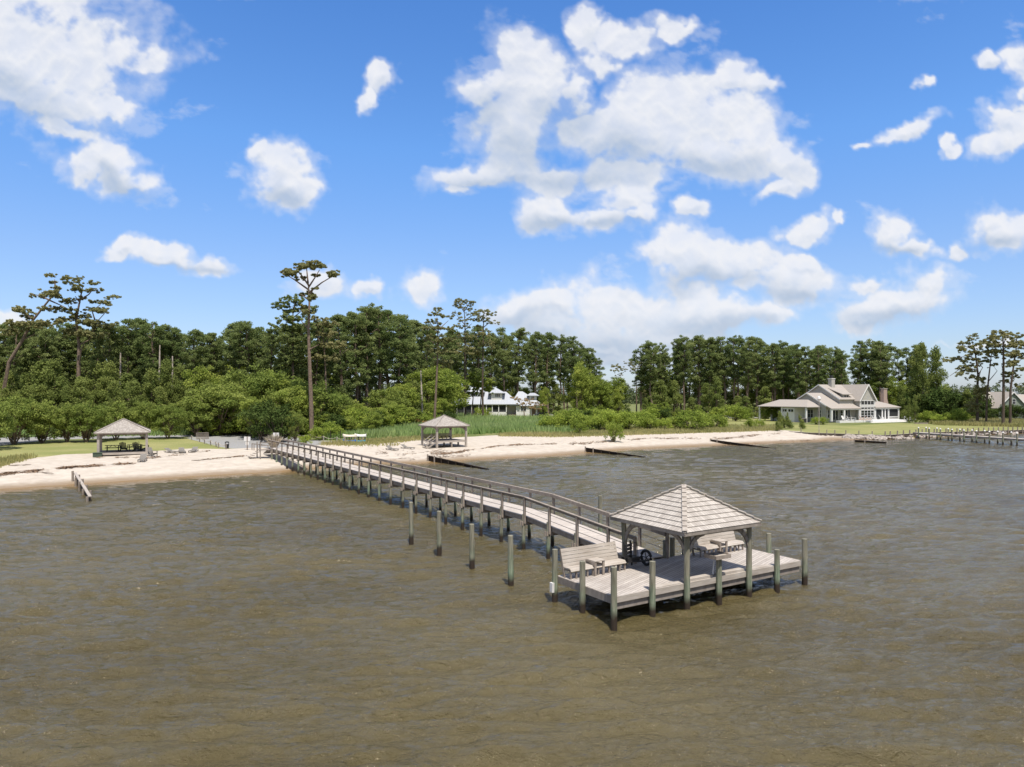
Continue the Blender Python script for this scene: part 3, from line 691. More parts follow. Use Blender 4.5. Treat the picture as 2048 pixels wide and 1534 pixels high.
# ------------------------------------------------------------------ lone mooring piles
MP = [((822, 1087), 2.46, 'green mooring pile standing alone beside the pier, farthest of the four in the row'),
      ((878, 1110), 2.42, 'green mooring pile standing alone beside the pier, second farthest of the row of four'),
      ((943.5, 1138), 2.28, 'green mooring pile standing alone beside the pier, third farthest of the row of four'),
      ((1021, 1171), 2.32, 'green mooring pile in the water, nearest the platform in the row of four')]
for (u, v), t, lb in MP:
    x, y = w0(u, v); o = MB().tube([(0.03, 0.02, -2), (0, 0, t - 0.03), (0, 0, t)], [0.15, 0.125, 0.11], 14).build('mooring_pile', M_pile, None, (x, y, 0))
    tag(o, lb, 'mooring pile', 'mooring piles beside the pier')
o = MB().tube([(0, 0, -2), (0, 0, 2.98)], [0.13, 0.115], 14).build('mooring_pile', M_pile, None, (5.1, 41, 0))
tag(o, 'lone mooring pile on the far side of the pier, left of the pavilion roof', 'mooring pile')

# ------------------------------------------------------------------ groynes
def groyne(p0, z0, p1, z1, label, name='groyne', th=0.16):
    t = thing(name, label, 'groyne', (p0[0], p0[1], 0), 0)
    d = Vector((p1[0] - p0[0], p1[1] - p0[1], 0)); L = d.length; n = int(L / 1.6)
    q = Vector((d.x, d.y, 0)).normalized(); sd = Vector((-q.y, q.x, 0))
    MB().slab([(0, 0, z0), (d.x, d.y, z1), (d.x, d.y, -1.2), (0, 0, -1.0)], th * 0.5, sd).build('sheeting', M_dark, t)
    MB().bar((0, 0, z0 + .0), (d.x, d.y, z1 + .0), 0.22, 0.1).build('top_rail', M_dark, t)
    for i in range(n + 1):
        p = d * (i / n) - sd * 0.14; zt = z0 + (z1 - z0) * i / n + 0.1
        if i < 2: zt += 0.12
        MB().tube([(p.x, p.y, -1), (p.x, p.y, zt)], 0.1, 8).build('stake', M_rail if i < 2 else M_dark, t)
    return t
groyne(w0(857, 912, 0.7), 0.72, w0(977, 939), 0.03, 'dark timber groyne running into the water just beyond the pier, below the raised gazebo')
groyne(w0(1172, 896, 0.6), 0.62, w0(1290, 914.5), 0.03, 'dark timber groyne in the middle of the far beach')
groyne(w0(1422, 879.5, 0.6), 0.62, w0(1552, 897), 0.0, 'dark timber groyne on the far beach nearest the big grey house')
groyne(w0(1709, 880.5, 0.35), 0.38, w0(1772, 886.5), 0.2, 'short dark timber groyne lying against the riprap stones')
p0, p1 = Vector((*w0(150, 945, 1.0), 1.0)), Vector((*w0(180, 993, 0.35), 0.35))
t = thing('beam_groyne', 'old timber groyne with a pale beam on top, at the left end of the beach', 'groyne', p0)
d = p1 - p0; MB().bar((0, 0, 0), d, 0.24, 0.09).build('top_beam', M_pale, t)
sd = Vector((-d.y, d.x, 0)).normalized()
MB().slab([(0, 0, -.08), tuple(d + Vector((0, 0, -.08))), (d.x, d.y, -1.6), (0, 0, -1.6)], 0.07, sd).build('sheeting', M_dark, t)
for i in range(9):
    for s in (-0.2, 0.2):
        if (i + (s > 0)) % 2 == 0:
            p = d * (i / 8) + sd * s; MB().tube([(p.x, p.y, -1.8), (p.x, p.y, p.z + random.uniform(0, .2))], 0.11, 8).build('stake', M_rail, t)

# ------------------------------------------------------------------ gazebos on the beach
def gazebo(name, label, u, v, rz, side, zf, ze, zp, nc, cat='gazebo', ground=None):
    x, y, z = gp(u, v)
    t = thing(name, label, cat, (x, y, z), rz); h = side / 2 - 0.45
    for (a, b) in ((-h, -h), (h, -h), (h, h), (-h, h)):
        MB().box(a - .14, a + .14, b - .14, b + .14, -0.4, ze - 0.05).build('post', M_grey_l, t)
        knee(t, (a, b, ze - 0.25), (-1 if a > 0 else 1, 0, 0), 0.95, 0.9, 0.08); knee(t, (a, b, ze - 0.25), (0, -1 if b > 0 else 1, 0), 0.95, 0.9, 0.08)
    for (a, b, c, d) in ((-h, -h, h, -h), (h, -h, h, h), (h, h, -h, h), (-h, h, -h, -h)):
        MB().bar((a, b, ze - 0.12), (c, d, ze - 0.12), 0.14, 0.28).build('plate_beam', M_grey, t)
    shingle_roof(t, 0, 0, side / 2, side / 2, ze + 0.04, zp, nc, cap_w=0.18)
    m = MB(); H = side / 2 - 0.01
    for (a, b, c, d) in ((-H, -H, H, -H), (H, -H, H, H), (H, H, -H, H), (-H, H, -H, -H)): m.bar((a, b, ze), (c, d, ze), 0.04, 0.14)
    m.build('fascia', M_grey, t)
    MB().box(-h, h, -h, h, zf - 0.06, zf).build('deck', M_grey, t)
    MB().box(-h + .01, h - .01, -h - .03, -h + .01, zf - 0.26, zf - .01).box(-h + .01, h - .01, h - .01, h + .03, zf - 0.26, zf - .01).box(-h - .03, -h + .01, -h, h, zf - 0.26, zf - .01).box(h - .01, h + .03, -h, h, zf - 0.26, zf - .01).build('rim_joist', M_pale, t)
    return t, h
gl, hl = gazebo('gazebo', 'low open gazebo with picnic tables on the grass edge at the left of the beach', 247, 907, R(27), 6.35, 0.32, 2.85, 4.55, 13)
gr, hr = gazebo('gazebo', 'raised gazebo with stair and back bench on the sand beyond the pier', 888, 893, R(33), 5.9, 1.05, 3.25, 4.85, 11)
for b in (-hr, 0, hr): MB().box(-.1, .1, b - .1, b + .1, -0.4, 0.8).build('pier_post', M_grey, gr)
for a in (-hr, hr): MB().box(a - .1, a + .1, -.1, .1, -0.4, 0.8).build('pier_post', M_grey, gr)
# bench rail along two back sides
m = MB()
for i in range(5):
    m.bar((-hr + .1, hr - .1, zf := 1.25 + i * 0.15), (hr - .1, hr - .1, zf), 0.04, 0.11)
for i in range(4): m.bar((-hr + .3, hr - .5, 1.42), (hr - .3, hr - .5, 1.42), 0.4, 0.05)
m.build('back_bench', M_rail, gr)
for i in range(7):
    a = -hr + 0.4 + i * (2 * hr - 0.8) / 6; MB().bar((a, hr - .75, 1.05), (a, hr - .15, 1.5), 0.06, 0.12).build('bench_bracket', M_rail, gr)
# stair on the left side, towards the pier
m = MB()
for i in range(5): m.box(-hr - 0.3 - i * 0.3, -hr - 0.02 - i * 0.3, -hr + .3, -hr + 1.6, 0.84 - i * 0.2, 0.88 - i * 0.2)
m.build('stair', M_grey, gr)
for b in (-hr + .25, -hr + 1.65):
    m = MB().bar((-hr, b, 1.95), (-hr - 1.5, b, 0.95), 0.05, 0.1).bar((-hr, b, 1.5), (-hr - 1.5, b, 0.5), 0.05, 0.08).bar((-hr, b, 0.9), (-hr - 1.6, b, -.1), 0.06, 0.2)
    m.box(-hr - 1.55, -hr - 1.45, b - .05, b + .05, -0.2, 1.0).box(-hr - .05, -hr + .05, b - .05, b + .05, .9, 2.0); m.build('stair_rail', M_grey_l, gr)
x, y, z = gp(195, 914); o = thing('planter_box', 'dark green wooden box on the sand beside the left gazebo', 'box', (x, y, z), R(27))
M_green = plain('green_paint', (0.06, 0.085, 0.06), 0.6)
MB().box(-.5, .5, -.4, .4, 0, .5).build('body', M_green, o, bevel=.02); MB().box(-.54, .54, -.44, .44, .502, .56).build('lid', M_green, o)

# ------------------------------------------------------------------ furniture on the beach
M_furn = wood('weathered_teak', (0.27, 0.25, 0.225), (0.15, 0.14, 0.125), grain=(4, 20, 4))
M_dfurn = plain('dark_green_furniture', (0.022, 0.03, 0.026), 0.6)
def make_lounger():
    t = thing('sun_lounger', '', 'sun lounger', group='grey sun loungers on the sand')
    m = MB()
    for i in range(12): m.bar((-.32, -0.95 + i * 0.105, 0.34), (.32, -0.95 + i * 0.105, 0.34), 0.085, 0.03)
    m.build('seat', M_furn, t)
    m = MB()
    for i in range(8): m.bar((-.32, 0.36 + i * 0.085, 0.38 + i * 0.062), (.32, 0.36 + i * 0.085, 0.38 + i * 0.062), 0.09, 0.03, up=(0, -0.6, 1))
    m.build('backrest', M_furn, t)
    MB().box(-.36, -.32, -1, 1.0, .24, .33).box(.32, .36, -1, 1.0, .24, .33).box(-.36, .36, -1.03, -.99, .24, .33).build('frame', M_furn, t)
    for a in (-.33, .33):
        for b in (-.85, .75): MB().box(a - .04, a + .04, b - .04, b + .04, 0, .25).build('leg', M_rail, t)
    return t
lo = make_lounger(); first = True
for (u, v, rz, lb) in [(285, 923, 20, 'grey wooden sun lounger with raised back, alone in front of the left gazebo'),
                       (344, 905.5, 65, 'grey wooden sun lounger right of the left gazebo, leftmost of three in a row'),
                       (364, 905, 30, 'grey wooden sun lounger right of the left gazebo, middle one of three in a row'),
                       (387, 903.5, 10, 'grey wooden sun lounger nearest the trash bin, rightmost of three in a row'),
                       (784, 900, 45, 'grey wooden sun lounger between pier and raised gazebo, the farther from the stair'),
                       (815, 897.5, 55, 'grey wooden sun lounger on the sand beside the raised gazebo stair')]:
    x, y, z = gp(u, v)
    if first: lo.location = (x, y, z); lo.rotation_euler = (0, 0, R(rz)); lo['label'] = lb; lo.scale = (1.1, 1.1, 1.0); first = False
    else: copy_tree(lo, (x, y, z), R(rz), lb, scale=(1.1, 1.15, .72))
def make_adirondack(mt, group, name='adirondack_chair'):
    t = thing(name, '', 'chair', group=group)
    m = MB()
    for i in range(5): m.bar((-.24, -.3 + i * .11, .36 - i * .03), (.24, -.3 + i * .11, .36 - i * .03), .1, .025)
    m.build('seat', mt, t)
    m = MB()
    for i in range(5):
        a = -.22 + i * .11; hgt = .95 - abs(i - 2) * .05
        m.bar((a, .2, .26), (a * 1.15, .2 + hgt * .38, .26 + hgt * .8), .095, .025, up=(0, 1, 0))
    m.build('backrest', mt, t)
    for s in (-1, 1):
        MB().bar((s * .33, -.42, .56), (s * .33, .42, .58), .12, .03).build('armrest', mt, t)
        MB().box(s * .3 - .03, s * .3 + .03, -.4, -.3, 0, .56).build('leg', mt, t); MB().bar((s * .27, -.35, .33), (s * .27, .62, .04), .04, .12).build('leg', mt, t)
    return t
ad = make_adirondack(M_furn, None); x, y, z = gp(305, 912.5); ad.location = (x, y, z); ad.rotation_euler = (0, 0, R(65)); ad.scale = (1.15,) * 3
ad['label'] = 'grey wooden adirondack chair on the sand right beside the left gazebo'
adg = 'dark chairs in the left gazebo'
ad = make_adirondack(M_dfurn, adg); gx0, gy0, gz0 = gl.location
def inl(a, b): c, s = math.cos(R(27)), math.sin(R(27)); return (gx0 + a * c - b * s, gy0 + a * s + b * c, gz0 + 0.32)
ad.location = inl(0.0, -0.6); ad.rotation_euler = (0, 0, R(200)); ad.scale = (1.25,) * 3; ad['label'] = 'dark green adirondack chair between the two picnic tables in the left gazebo'
copy_tree(ad, inl(1.6, -1.3), R(190), 'dark green adirondack chair seen in front of the right picnic table in the left gazebo', adg, (1.25,) * 3)
copy_tree(ad, inl(2.45, -0.5), R(120), 'dark green adirondack chair beside the right post of the left gazebo', adg, (1.25,) * 3)
def make_picnic():
    t = thing('picnic_table', '', 'picnic table', group='dark picnic tables in the left gazebo')
    MB().box(-.9, .9, -.38, .38, .73, .77).build('table_top', M_dfurn, t)
    for s in (-1, 1): MB().box(-.9, .9, s * .72 - .13, s * .72 + .13, .43, .47).build('seat', M_dfurn, t)
    for a in (-.65, .65):
        MB().bar((a, -.3, .73), (a, -.62, 0), .09, .05).build('leg', M_dfurn, t); MB().bar((a, .3, .73), (a, .62, 0), .09, .05).build('leg', M_dfurn, t)
        MB().box(a - .03, a + .03, -.75, .75, .36, .44).build('crossbar', M_dfurn, t)
    MB().bar((-.6, 0, .4), (-.1, 0, .72), .05, .06).bar((.6, 0, .4), (.1, 0, .72), .05, .06).build('brace', M_dfurn, t)
    return t
pt = make_picnic(); pt.location = inl(-1.25, 0.6); pt.rotation_euler = (0, 0, R(27)); pt['label'] = 'dark picnic table in the left half of the left gazebo'
copy_tree(pt, inl(1.3, 0.9), R(27), 'dark picnic table in the right half of the left gazebo, behind a chair')

# sign posts, bin, bike-rack pipe
def sign(u, v, hgt, lb):
    x, y, z = gp(u, v); t = thing('sign_post', lb, 'sign', (x, y, z), R(-10))
    MB().box(-.06, .06, -.06, .06, -.2, hgt).build('post', M_rail, t)
    for s in (-1, 1): MB().box(s * .28 - .2, s * .28 + .2, -.03, .03, hgt - .62, hgt - .02).build('sign_board', M_white, t)
    if v > 895:
        for s in (-1, 1): MB().box(s * .15 - .09, s * .15 + .09, -.025, .025, hgt - 1.2, hgt - .75).build('notice', M_white, t)
    return t
sign(494.5, 900, 1.9, 'wooden post with white sign boards on the sand left of the pier'); sign(552, 890, 1.9, 'wooden post with two white boards rising behind the pale plume grass')
x, y, z = gp(454, 897); t = thing('trash_bin', 'black trash bin on the sand by the gravel lot', 'trash bin', (x, y, z))
MB().tube([(0, 0, 0), (0, 0, .62)], [.24, .3], 12).build('body', M_black, t); MB().tube([(0, 0, .86), (0, 0, .95), (0, 0, 1.02)], [.32, .3, .15], 12).build('lid', M_black, t)
MB().box(-.28, -.22, -.05, .05, .6, .9).box(.22, .28, -.05, .05, .6, .9).build('lid_bracket', M_black, t)
x, y, z = gp(527, 903); t = MB().tube([(x - .5, y, z - .2), (x - .5, y, z + 1.0), (x - .35, y, z + 1.45), (x, y, z + 1.6), (x + .35, y, z + 1.45), (x + .45, y, z + 1.2)], .09, 8).build('pipe_arch', M_black, None)
tag(t, 'black bent pipe arching up out of the sand left of the pier', 'pipe')
# low railing near it
def post_fence(name, label, cat, pts, hgt, m_post, rope=True, th=.09, sag=.25, rails=(), mat_r=None, skip=0):
    P = [gp(*p) for p in pts]; t = thing(name, label, cat, P[0]); O = Vector(P[0])
    for p in P:
        q = Vector(p) - O; MB().tube([(q.x, q.y, -.3 + q.z), (q.x, q.y, q.z + hgt)], th, 8).build('post', m_post, t)
    if rope:
        for a, b in zip(P[:-1], P[1:]):
            a, b = Vector(a) - O, Vector(b) - O; pts_ = [a.lerp(b, i / 8) + Vector((0, 0, hgt - .08 - sag * 4 * (i / 8) * (1 - i / 8))) for i in range(9)]
            MB().tube(pts_, .035, 5).build('rope', M_rope, t)
    for r in rails:
        m = MB()
        for a, b in zip(P[:-1], P[1:]):
            a, b = Vector(a) - O, Vector(b) - O; m.bar(a + Vector((0, 0, r)), b + Vector((0, 0, r)), .05, .12)
        m.build('rail', mat_r or m_post, t)
    return t
post_fence('low_railing', 'short grey timber railing on the sand between the sign post and the pier', 'railing', [(504, 900), (508, 900.5), (515, 901.5), (536, 904)], .95, M_grey, False, .07, rails=(.9,))
post_fence('rope_fence', 'low posts joined by rope between the left lawn and gravel lot', 'rope fence', [(383, 880), (399, 884), (409, 887.5), (421, 891), (432, 894), (437, 896), (452, 898.5)], .8, M_grey)
post_fence('rope_fence', 'row of low posts joined by sagging pale rope in front of the tall lone pine', 'rope fence', [(556, 876), (587, 877), (621, 880), (647, 884), (674, 886), (690, 886)], 1.0, M_grey_l, sag=.3)
post_fence('stake_line', 'tall dark stakes standing in the sand beside the stored boats', 'stakes', [(661, 884), (681, 884)], 1.9, M_dark, False, .06)
post_fence('post_fence', 'short posts lining the gravel drive under the left trees', 'fence', [(25, 886), (58, 882), (100, 879)], .8, M_grey_l, False, .09)
# slatted railing at the gravel lot
t = thing('slat_railing', 'brown slatted railing at the left end of the gravel lot under the trees', 'railing', gp(393, 879))
a = Vector(gp(393, 879)); b = Vector(gp(417, 878)); dd = b - a
m = MB()
for i in range(12): p = dd * (i / 11); m.box(p.x - .04, p.x + .04, p.y - .03, p.y + .03, p.z, p.z + 1.1)
m.build('slats', M_rail, t); MB().bar((0, 0, 1.12), dd + Vector((0, 0, 1.12)), .1, .08).bar((0, 0, .2), dd + Vector((0, 0, .2)), .06, .08).build('rail', M_rail, t)
# boats on their rack by the reeds
x, y, z = gp(709, 884.5)
t = thing('boat_rack', 'low blue and timber rack carrying stored boats at the edge of the reeds', 'rack', (x, y, z), R(-12))
M_teal = plain('teal_paint', (0.05, 0.19, 0.24), 0.5); M_blue = plain('blue_paint', (0.04, 0.12, 0.30), 0.5)
for a in (-1.5, -.3, .5, 1.6): MB().box(a - .08, a + .08, -.6, -.5, 0, .85).box(a - .08, a + .08, .5, .6, 0, .85).bar((a, -.6, .85), (a, .6, .85), .1, .1).build('trestle', M_rail, t)
def canoe(L, w, h, n=14):
    m = MB(); V_, sec = [], 8
    for i in range(n + 1):
        s = i / n * 2 - 1; ww = w * (1 - abs(s) ** 2.4) + .02; hh = h * (0.75 + .35 * s * s)
        for j in range(sec + 1):
            t_ = math.pi * j / sec; V_.append((s * L / 2, ww * math.cos(t_), hh * math.sin(t_)))
    F_ = [(i * (sec + 1) + j, (i + 1) * (sec + 1) + j, (i + 1) * (sec + 1) + j + 1, i * (sec + 1) + j + 1) for i in range(n) for j in range(sec)]
    F_ += [(i * (sec + 1), i * (sec + 1) + sec, (i + 1) * (sec + 1) + sec, (i + 1) * (sec + 1)) for i in range(n)]
    return m.add(V_, F_)
M_cream = plain('cream_hull', (0.62, 0.55, 0.44), 0.5)
for (dx, dy, dz, rz, mt, L, lb) in ((-.75, -.2, .92, -14, M_cream, 2.5, 'upturned cream boat lying on the left of the boat rack'), (.95, .1, .95, -24, M_white, 2.3, 'upturned white boat lying on the right of the boat rack'),
                                    (-.7, -.7, .05, -12, M_blue, 2.4, 'upturned blue boat stored low under the cream boat'), (1.1, -.8, .05, -20, M_teal, 2.0, 'upturned teal boat lying on the ground right of the rack')):
    o = canoe(L, .42, .42).build('canoe', mt, None, (x + dx, y + dy, z + dz), smooth=False); o.rotation_euler = (0, 0, R(rz)); tag(o, lb, 'boat', 'boats stored at the reeds')
# driftwood
for (u, v, L, rz, lb) in ((92, 947, 2.6, -25, 'long driftwood stick lying on the sand at the far left, closest to the water'), (30, 932, 1.2, 20, 'forked driftwood branch high on the sand at the far left edge'), (52, 931, 1.0, 60, 'small driftwood branch on the sand right of the forked one'), (395, 922, 1.5, 5, 'dark flat piece of driftwood on the sand below the sun loungers')):
    x, y, z = gp(u, v); m = MB(); pts = [(L * (i / 5 - .5), random.uniform(-.12, .12), .06 + random.uniform(0, .06)) for i in range(6)]
    m.tube(pts, [.03, .05, .06, .06, .05, .02], 6); m.tube([pts[2], (pts[2][0] + .3, .35, .18)], [.03, .01], 5)
    o = m.build('driftwood', M_rail, None, (x, y, z)); o.rotation_euler = (0, 0, R(rz)); tag(o, lb, 'driftwood', 'driftwood on the left beach')
# wrack line: bits of dead reed along the high water mark
rs = np.random.RandomState(4)
VV = []
for (pts, wdt, n) in (([(-60, 955), (40, 943), (120, 937), (200, 932), (270, 928)], 3.4, 1500), ([(400, 920), (470, 916), (500, 914)], 1.5, 160), ([(190, 920), (300, 918), (420, 906)], 2.5, 260),
                      ([(750, 905), (860, 902), (900, 901)], 7, 240), ([(880, 903), (1000, 893), (1150, 885), (1300, 878), (1450, 874), (1560, 868)], 2.2, 1800), ([(780, 912), (860, 908), (960, 901)], 3, 130), ([(1380, 884), (1500, 879), (1640, 873)], 2, 260)):
    us = np.interp(rs.rand(n), np.linspace(0, 1, len(pts)), [p[0] for p in pts]); v_ = np.interp(us, [p[0] for p in pts], [p[1] for p in pts])
    for u, v in zip(us, v_):
        x, y = w0(u, v + 0.9 * math.sin(u * .023) + rs.normal(0, .5) * wdt * .5, 0.75)
        if math.sin(u * .11) + math.sin(u * .043 + 1) + rs.normal(0, .8) > -0.1: VV.append((x, y))
VV = np.array(VV); zz = gh(VV[:, 0], VV[:, 1]); n = len(VV); an = rs.normal(.2, .9, n); L = rs.uniform(.08, .5, n); Wd = rs.uniform(.02, .08, n)
dx, dy_ = np.cos(an), np.sin(an); P = []
for s1, s2 in ((-1, -1), (1, -1), (1, 1), (-1, 1)): P.append(np.stack([VV[:, 0] + s1 * L * dx - s2 * Wd * dy_, VV[:, 1] + s1 * L * dy_ + s2 * Wd * dx, zz + .03 + rs.uniform(0, .09, n) * (s1 > 0)], -1))
me = raw('wrack_line', np.stack(P, 1).reshape(-1, 3), np.arange(4 * n).reshape(n, 4), plain('dead_reed', (0.21, 0.14, 0.09), 0.9, .4))
o = bpy.data.objects.new('wrack_line', me); C.objects.link(o); kind(o, 'stuff', 'strips of dead brown reed washed up along the sand'); o['category'] = 'wrack'
# ------------------------------------------------------------------ foliage
def b_leaf(c0, c1, trans=0.25, c2=None):
    def b(nt):
        oi = nd(nt, 'ShaderNodeObjectInfo'); at = nd(nt, 'ShaderNodeAttribute', attribute_name='tone')
        c = mixc(nt, at.outputs['Fac'], c0, c1)
        c = mixc(nt, rng_(nt, oi.outputs['Random'], 0, 1, 0, 0.55), c, c2 or tuple(x * 0.62 for x in c0))
        d = nd(nt, 'ShaderNodeBsdfDiffuse', {'Color': c}); t = nd(nt, 'ShaderNodeBsdfTranslucent', {'Color': c})
        m = nd(nt, 'ShaderNodeMixShader', {0: trans, 1: d.outputs[0], 2: t.outputs[0]}); return m.outputs[0]
    return b
L_pine = mat('pine_needles', b_leaf((0.145, 0.19, 0.062), (0.345, 0.385, 0.155), 0.45, (0.115, 0.17, 0.055)))
L_open = mat('olive_pine_needles', b_leaf((0.23, 0.23, 0.095), (0.46, 0.43, 0.22), 0.45, (0.2, 0.22, 0.09)))  # lighter olive needles of the open-crowned pines
L_young = mat('young_pine_needles', b_leaf((0.165, 0.21, 0.055), (0.37, 0.40, 0.125), 0.45, (0.15, 0.20, 0.06)))
L_broad = mat('broad_leaves', b_leaf((0.20, 0.265, 0.05), (0.48, 0.52, 0.125), 0.45, (0.15, 0.22, 0.045)))
L_myrtle = mat('myrtle_leaves', b_leaf((0.17, 0.225, 0.05), (0.40, 0.44, 0.12), 0.42, (0.15, 0.21, 0.05)))
L_shrub = mat('shrub_leaves', b_leaf((0.21, 0.29, 0.045), (0.50, 0.56, 0.11), 0.45, (0.16, 0.22, 0.05)))
L_rust = mat('rusty_leaves', b_leaf((0.20, 0.13, 0.05), (0.42, 0.27, 0.10), 0.3, (0.2, 0.16, 0.05)))
L_dark = mat('dark_leaves', b_leaf((0.045, 0.075, 0.020), (0.12, 0.155, 0.045), 0.25, (0.04, 0.07, 0.02)))
M_bark = plain('pine_bark', (0.17, 0.125, 0.095), 0.95, 0.35, 3.0)
M_barkd = plain('dark_bark', (0.085, 0.065, 0.05), 0.95, 0.35, 3.0)
M_barkp = plain('bleached_wood', (0.42, 0.36, 0.31), 0.9, 0.25, 3.0)
def leaves(rs, cen, rad, n, size, up=0.35, flatn=1.0):
    """many small leaf faces spread through a set of clumps; returns verts, faces, tone"""
    cen = np.asarray(cen, float); rad = np.asarray(rad, float); K = len(cen)
    if rad.ndim == 1: rad = np.stack([rad, rad, rad * flatn], -1)
    vol = (rad[:, 0] * rad[:, 1] * rad[:, 2]) ** (2 / 3.0); cnt = np.maximum(6, (n * K * vol / vol.sum())).astype(int)
    ci = np.repeat(np.arange(K), cnt); m = len(ci)
    d = rs.normal(size=(m, 3)); d /= np.linalg.norm(d, axis=1, keepdims=True)
    r = rs.rand(m) ** 0.45
    p = cen[ci] + d * rad[ci] * r[:, None]
    nrm = d * 0.7 + rs.normal(size=(m, 3)) * 0.75 + np.array([0, 0, up]); nrm /= np.linalg.norm(nrm, axis=1, keepdims=True)
    t = np.cross(nrm, rs.normal(size=(m, 3))); t /= np.linalg.norm(t, axis=1, keepdims=True); b = np.cross(nrm, t)
    s = size * rs.uniform(0.55, 1.35, m)[:, None]
    V = np.stack([p - t * s * 0.8, p - b * s * 0.45, p + t * s * 0.8, p + b * s * 0.45], 1).reshape(-1, 3)
    ct = rs.rand(K)[ci] ** 1.4 * 0.65 + rs.rand(m) ** 1.5 * 0.35
    return V, np.arange(4 * m).reshape(m, 4), np.repeat(ct, 4)
def crown_mesh(name, m, *a, **k):
    V, Fc, tn = leaves(*a, **k); return raw(name, V, Fc, m, {'tone': tn})
def mbmesh(mb, name, m):
    me = bpy.data.meshes.new(name); me.from_pydata(mb.v, [], mb.f); me.materials.append(m); return me
PROTO = {}
def proto(kind_, H, tr, cr): PROTO.setdefault(kind_, []).append((H, tr, cr))
def wob(rs, H, k, n=7): 
    x = np.cumsum(rs.normal(0, k, n)); y = np.cumsum(rs.normal(0, k, n)); return [(x[i] - x[0], y[i] - y[0], H * i / (n - 1)) for i in range(n)]
def at_h(path, z):
    for a, b in zip(path[:-1], path[1:]):
        if b[2] >= z: t = (z - a[2]) / max(1e-6, b[2] - a[2]); return Vector(a).lerp(Vector(b), t)
    return Vector(path[-1])
for i in range(13):      # tall forest pine: bare trunk, clumped crown
    rs = np.random.RandomState(100 + i); H = 22; path = wob(rs, H, 0.25); mb = MB(); mb.tube(path, [0.30, .27, .24, .2, .16, .11, .05], 7)
    cen, rad = [], []; z0 = H * (rs.uniform(0.30, 0.46) if i < 7 else rs.uniform(0.1, 0.28)); NK = 95 if i < 7 else 125
    for k in range(NK):
        z = z0 + (H - z0) * rs.rand() ** 0.85; q = (z - z0) / (H - z0)
        Rm = 3.3 * (0.55 + 0.7 * q) * math.sqrt(max(0.05, 1 - (q * 1.0) ** 3.2)) * rs.uniform(0.75, 1.12)
        an = rs.rand() * 6.28; rr_ = Rm * rs.rand() ** 0.5; b = at_h(path, z)
        c = b + Vector((rr_ * math.cos(an), rr_ * math.sin(an), rs.uniform(-.2, .5))); cen.append(tuple(c)); s = rs.uniform(0.42, 1.0); rad.append((s, s, s * 0.62))
        if k % 3 == 0: mb.tube([tuple(at_h(path, max(z0 * .9, z - 1.6))), tuple(c)], [0.07, 0.02], 4, cap=False)
    for k in range(5):
        z = rs.uniform(z0 * 0.55, z0); an = rs.rand() * 6.28; b = at_h(path, z); mb.tube([tuple(b), tuple(b + Vector((math.cos(an) * 1.3, math.sin(an) * 1.3, rs.uniform(-.2, .5))))], [0.045, 0.01], 4, cap=False)
    proto('pine' if i < 7 else 'fullpine', H, mbmesh(mb, 'pine_trunk', M_bark), crown_mesh('pine_crown', L_pine, rs, cen, rad, 110, 0.19, 0.35))
for i in range(4):      # open airy pine: flat plates of needles
    rs = np.random.RandomState(200 + i); H = 24; path = wob(rs, H, 0.35); mb = MB(); mb.tube(path, [0.32, .28, .24, .2, .15, .1, .05], 7); cen, rad = [], []
    for k in range(15):
        z = H * (0.5 + 0.5 * (k + rs.rand()) / 15); an = rs.rand() * 6.28; Rm = rs.uniform(1.2, 3.9) * (1.15 - 0.75 * max(0, (z / H - .8) / .2)); b = at_h(path, z - 1)
        tip = b + Vector((Rm * math.cos(an), Rm * math.sin(an), rs.uniform(.6, 1.6))); mb.tube([tuple(b), tuple(b.lerp(tip, .5) + Vector((0, 0, -.1))), tuple(tip)], [0.09, 0.06, 0.02], 5, cap=False)
        for q in range(4):
            c = b.lerp(tip, rs.uniform(.5, 1.1)) + Vector((rs.normal(0, .5), rs.normal(0, .5), rs.normal(.2, .15))); s = rs.uniform(.5, .95); cen.append(tuple(c)); rad.append((s, s, s * .42))
    proto('openpine', H, mbmesh(mb, 'pine_trunk', M_barkd), crown_mesh('pine_crown', L_open, rs, cen, rad, 120, 0.19, 0.4))
def round_tree(kind_, m, bark, seed, H, z0, Rm, K, n, size, stems=3, dome=1.0, crs=1.0, fl=0.75):
    rs = np.random.RandomState(seed); mb = MB(); cen, rad = [], []
    for k in range(K):
        d = rs.normal(size=3); d /= np.linalg.norm(d); d[2] = abs(d[2]) if rs.rand() < dome else d[2]; r = rs.uniform(0.45, 1.0)
        zc = (H + z0) / 2; c = (d[0] * Rm * r * rs.uniform(.8, 1.12), d[1] * Rm * r * rs.uniform(.8, 1.12), zc + d[2] * (H - zc) * r - (0.25 * (H - z0) * (rs.rand() < .4))); c = (c[0], c[1], max(z0 + .3, c[2]))
        s = crs * rs.uniform(0.55, 1.25); cen.append(c); rad.append((s, s, s * fl))
    for k in range(stems):
        an = k * 6.28 / max(1, stems) + rs.rand(); e = Rm * .45 if stems > 1 else .3
        mb.tube([(0, 0, -.2), (e * .3 * math.cos(an), e * .3 * math.sin(an), z0), (e * math.cos(an), e * math.sin(an), H * .75)], [.05 + H * .014, .03 + H * .01, .02], 6)
    for k in range(0, K, 4): mb.tube([(0, 0, z0 * .8), cen[k]], [.02 + H * .005, .015], 4, cap=False)
    proto(kind_, H, mbmesh(mb, 'trunk', bark), crown_mesh('crown', m, rs, cen, rad, n, size))
for i in range(5): round_tree('broad', L_broad, M_barkd, 300 + i, 9, 1.2, 2.9, 95, 95, 0.165, 1, 0.55, 0.72)
for i in range(4): round_tree('myrtle', L_myrtle, M_bark, 350 + i, 7, 0.8, 4.0, 130, 95, 0.16, 5, 0.7, 0.72, 0.72)
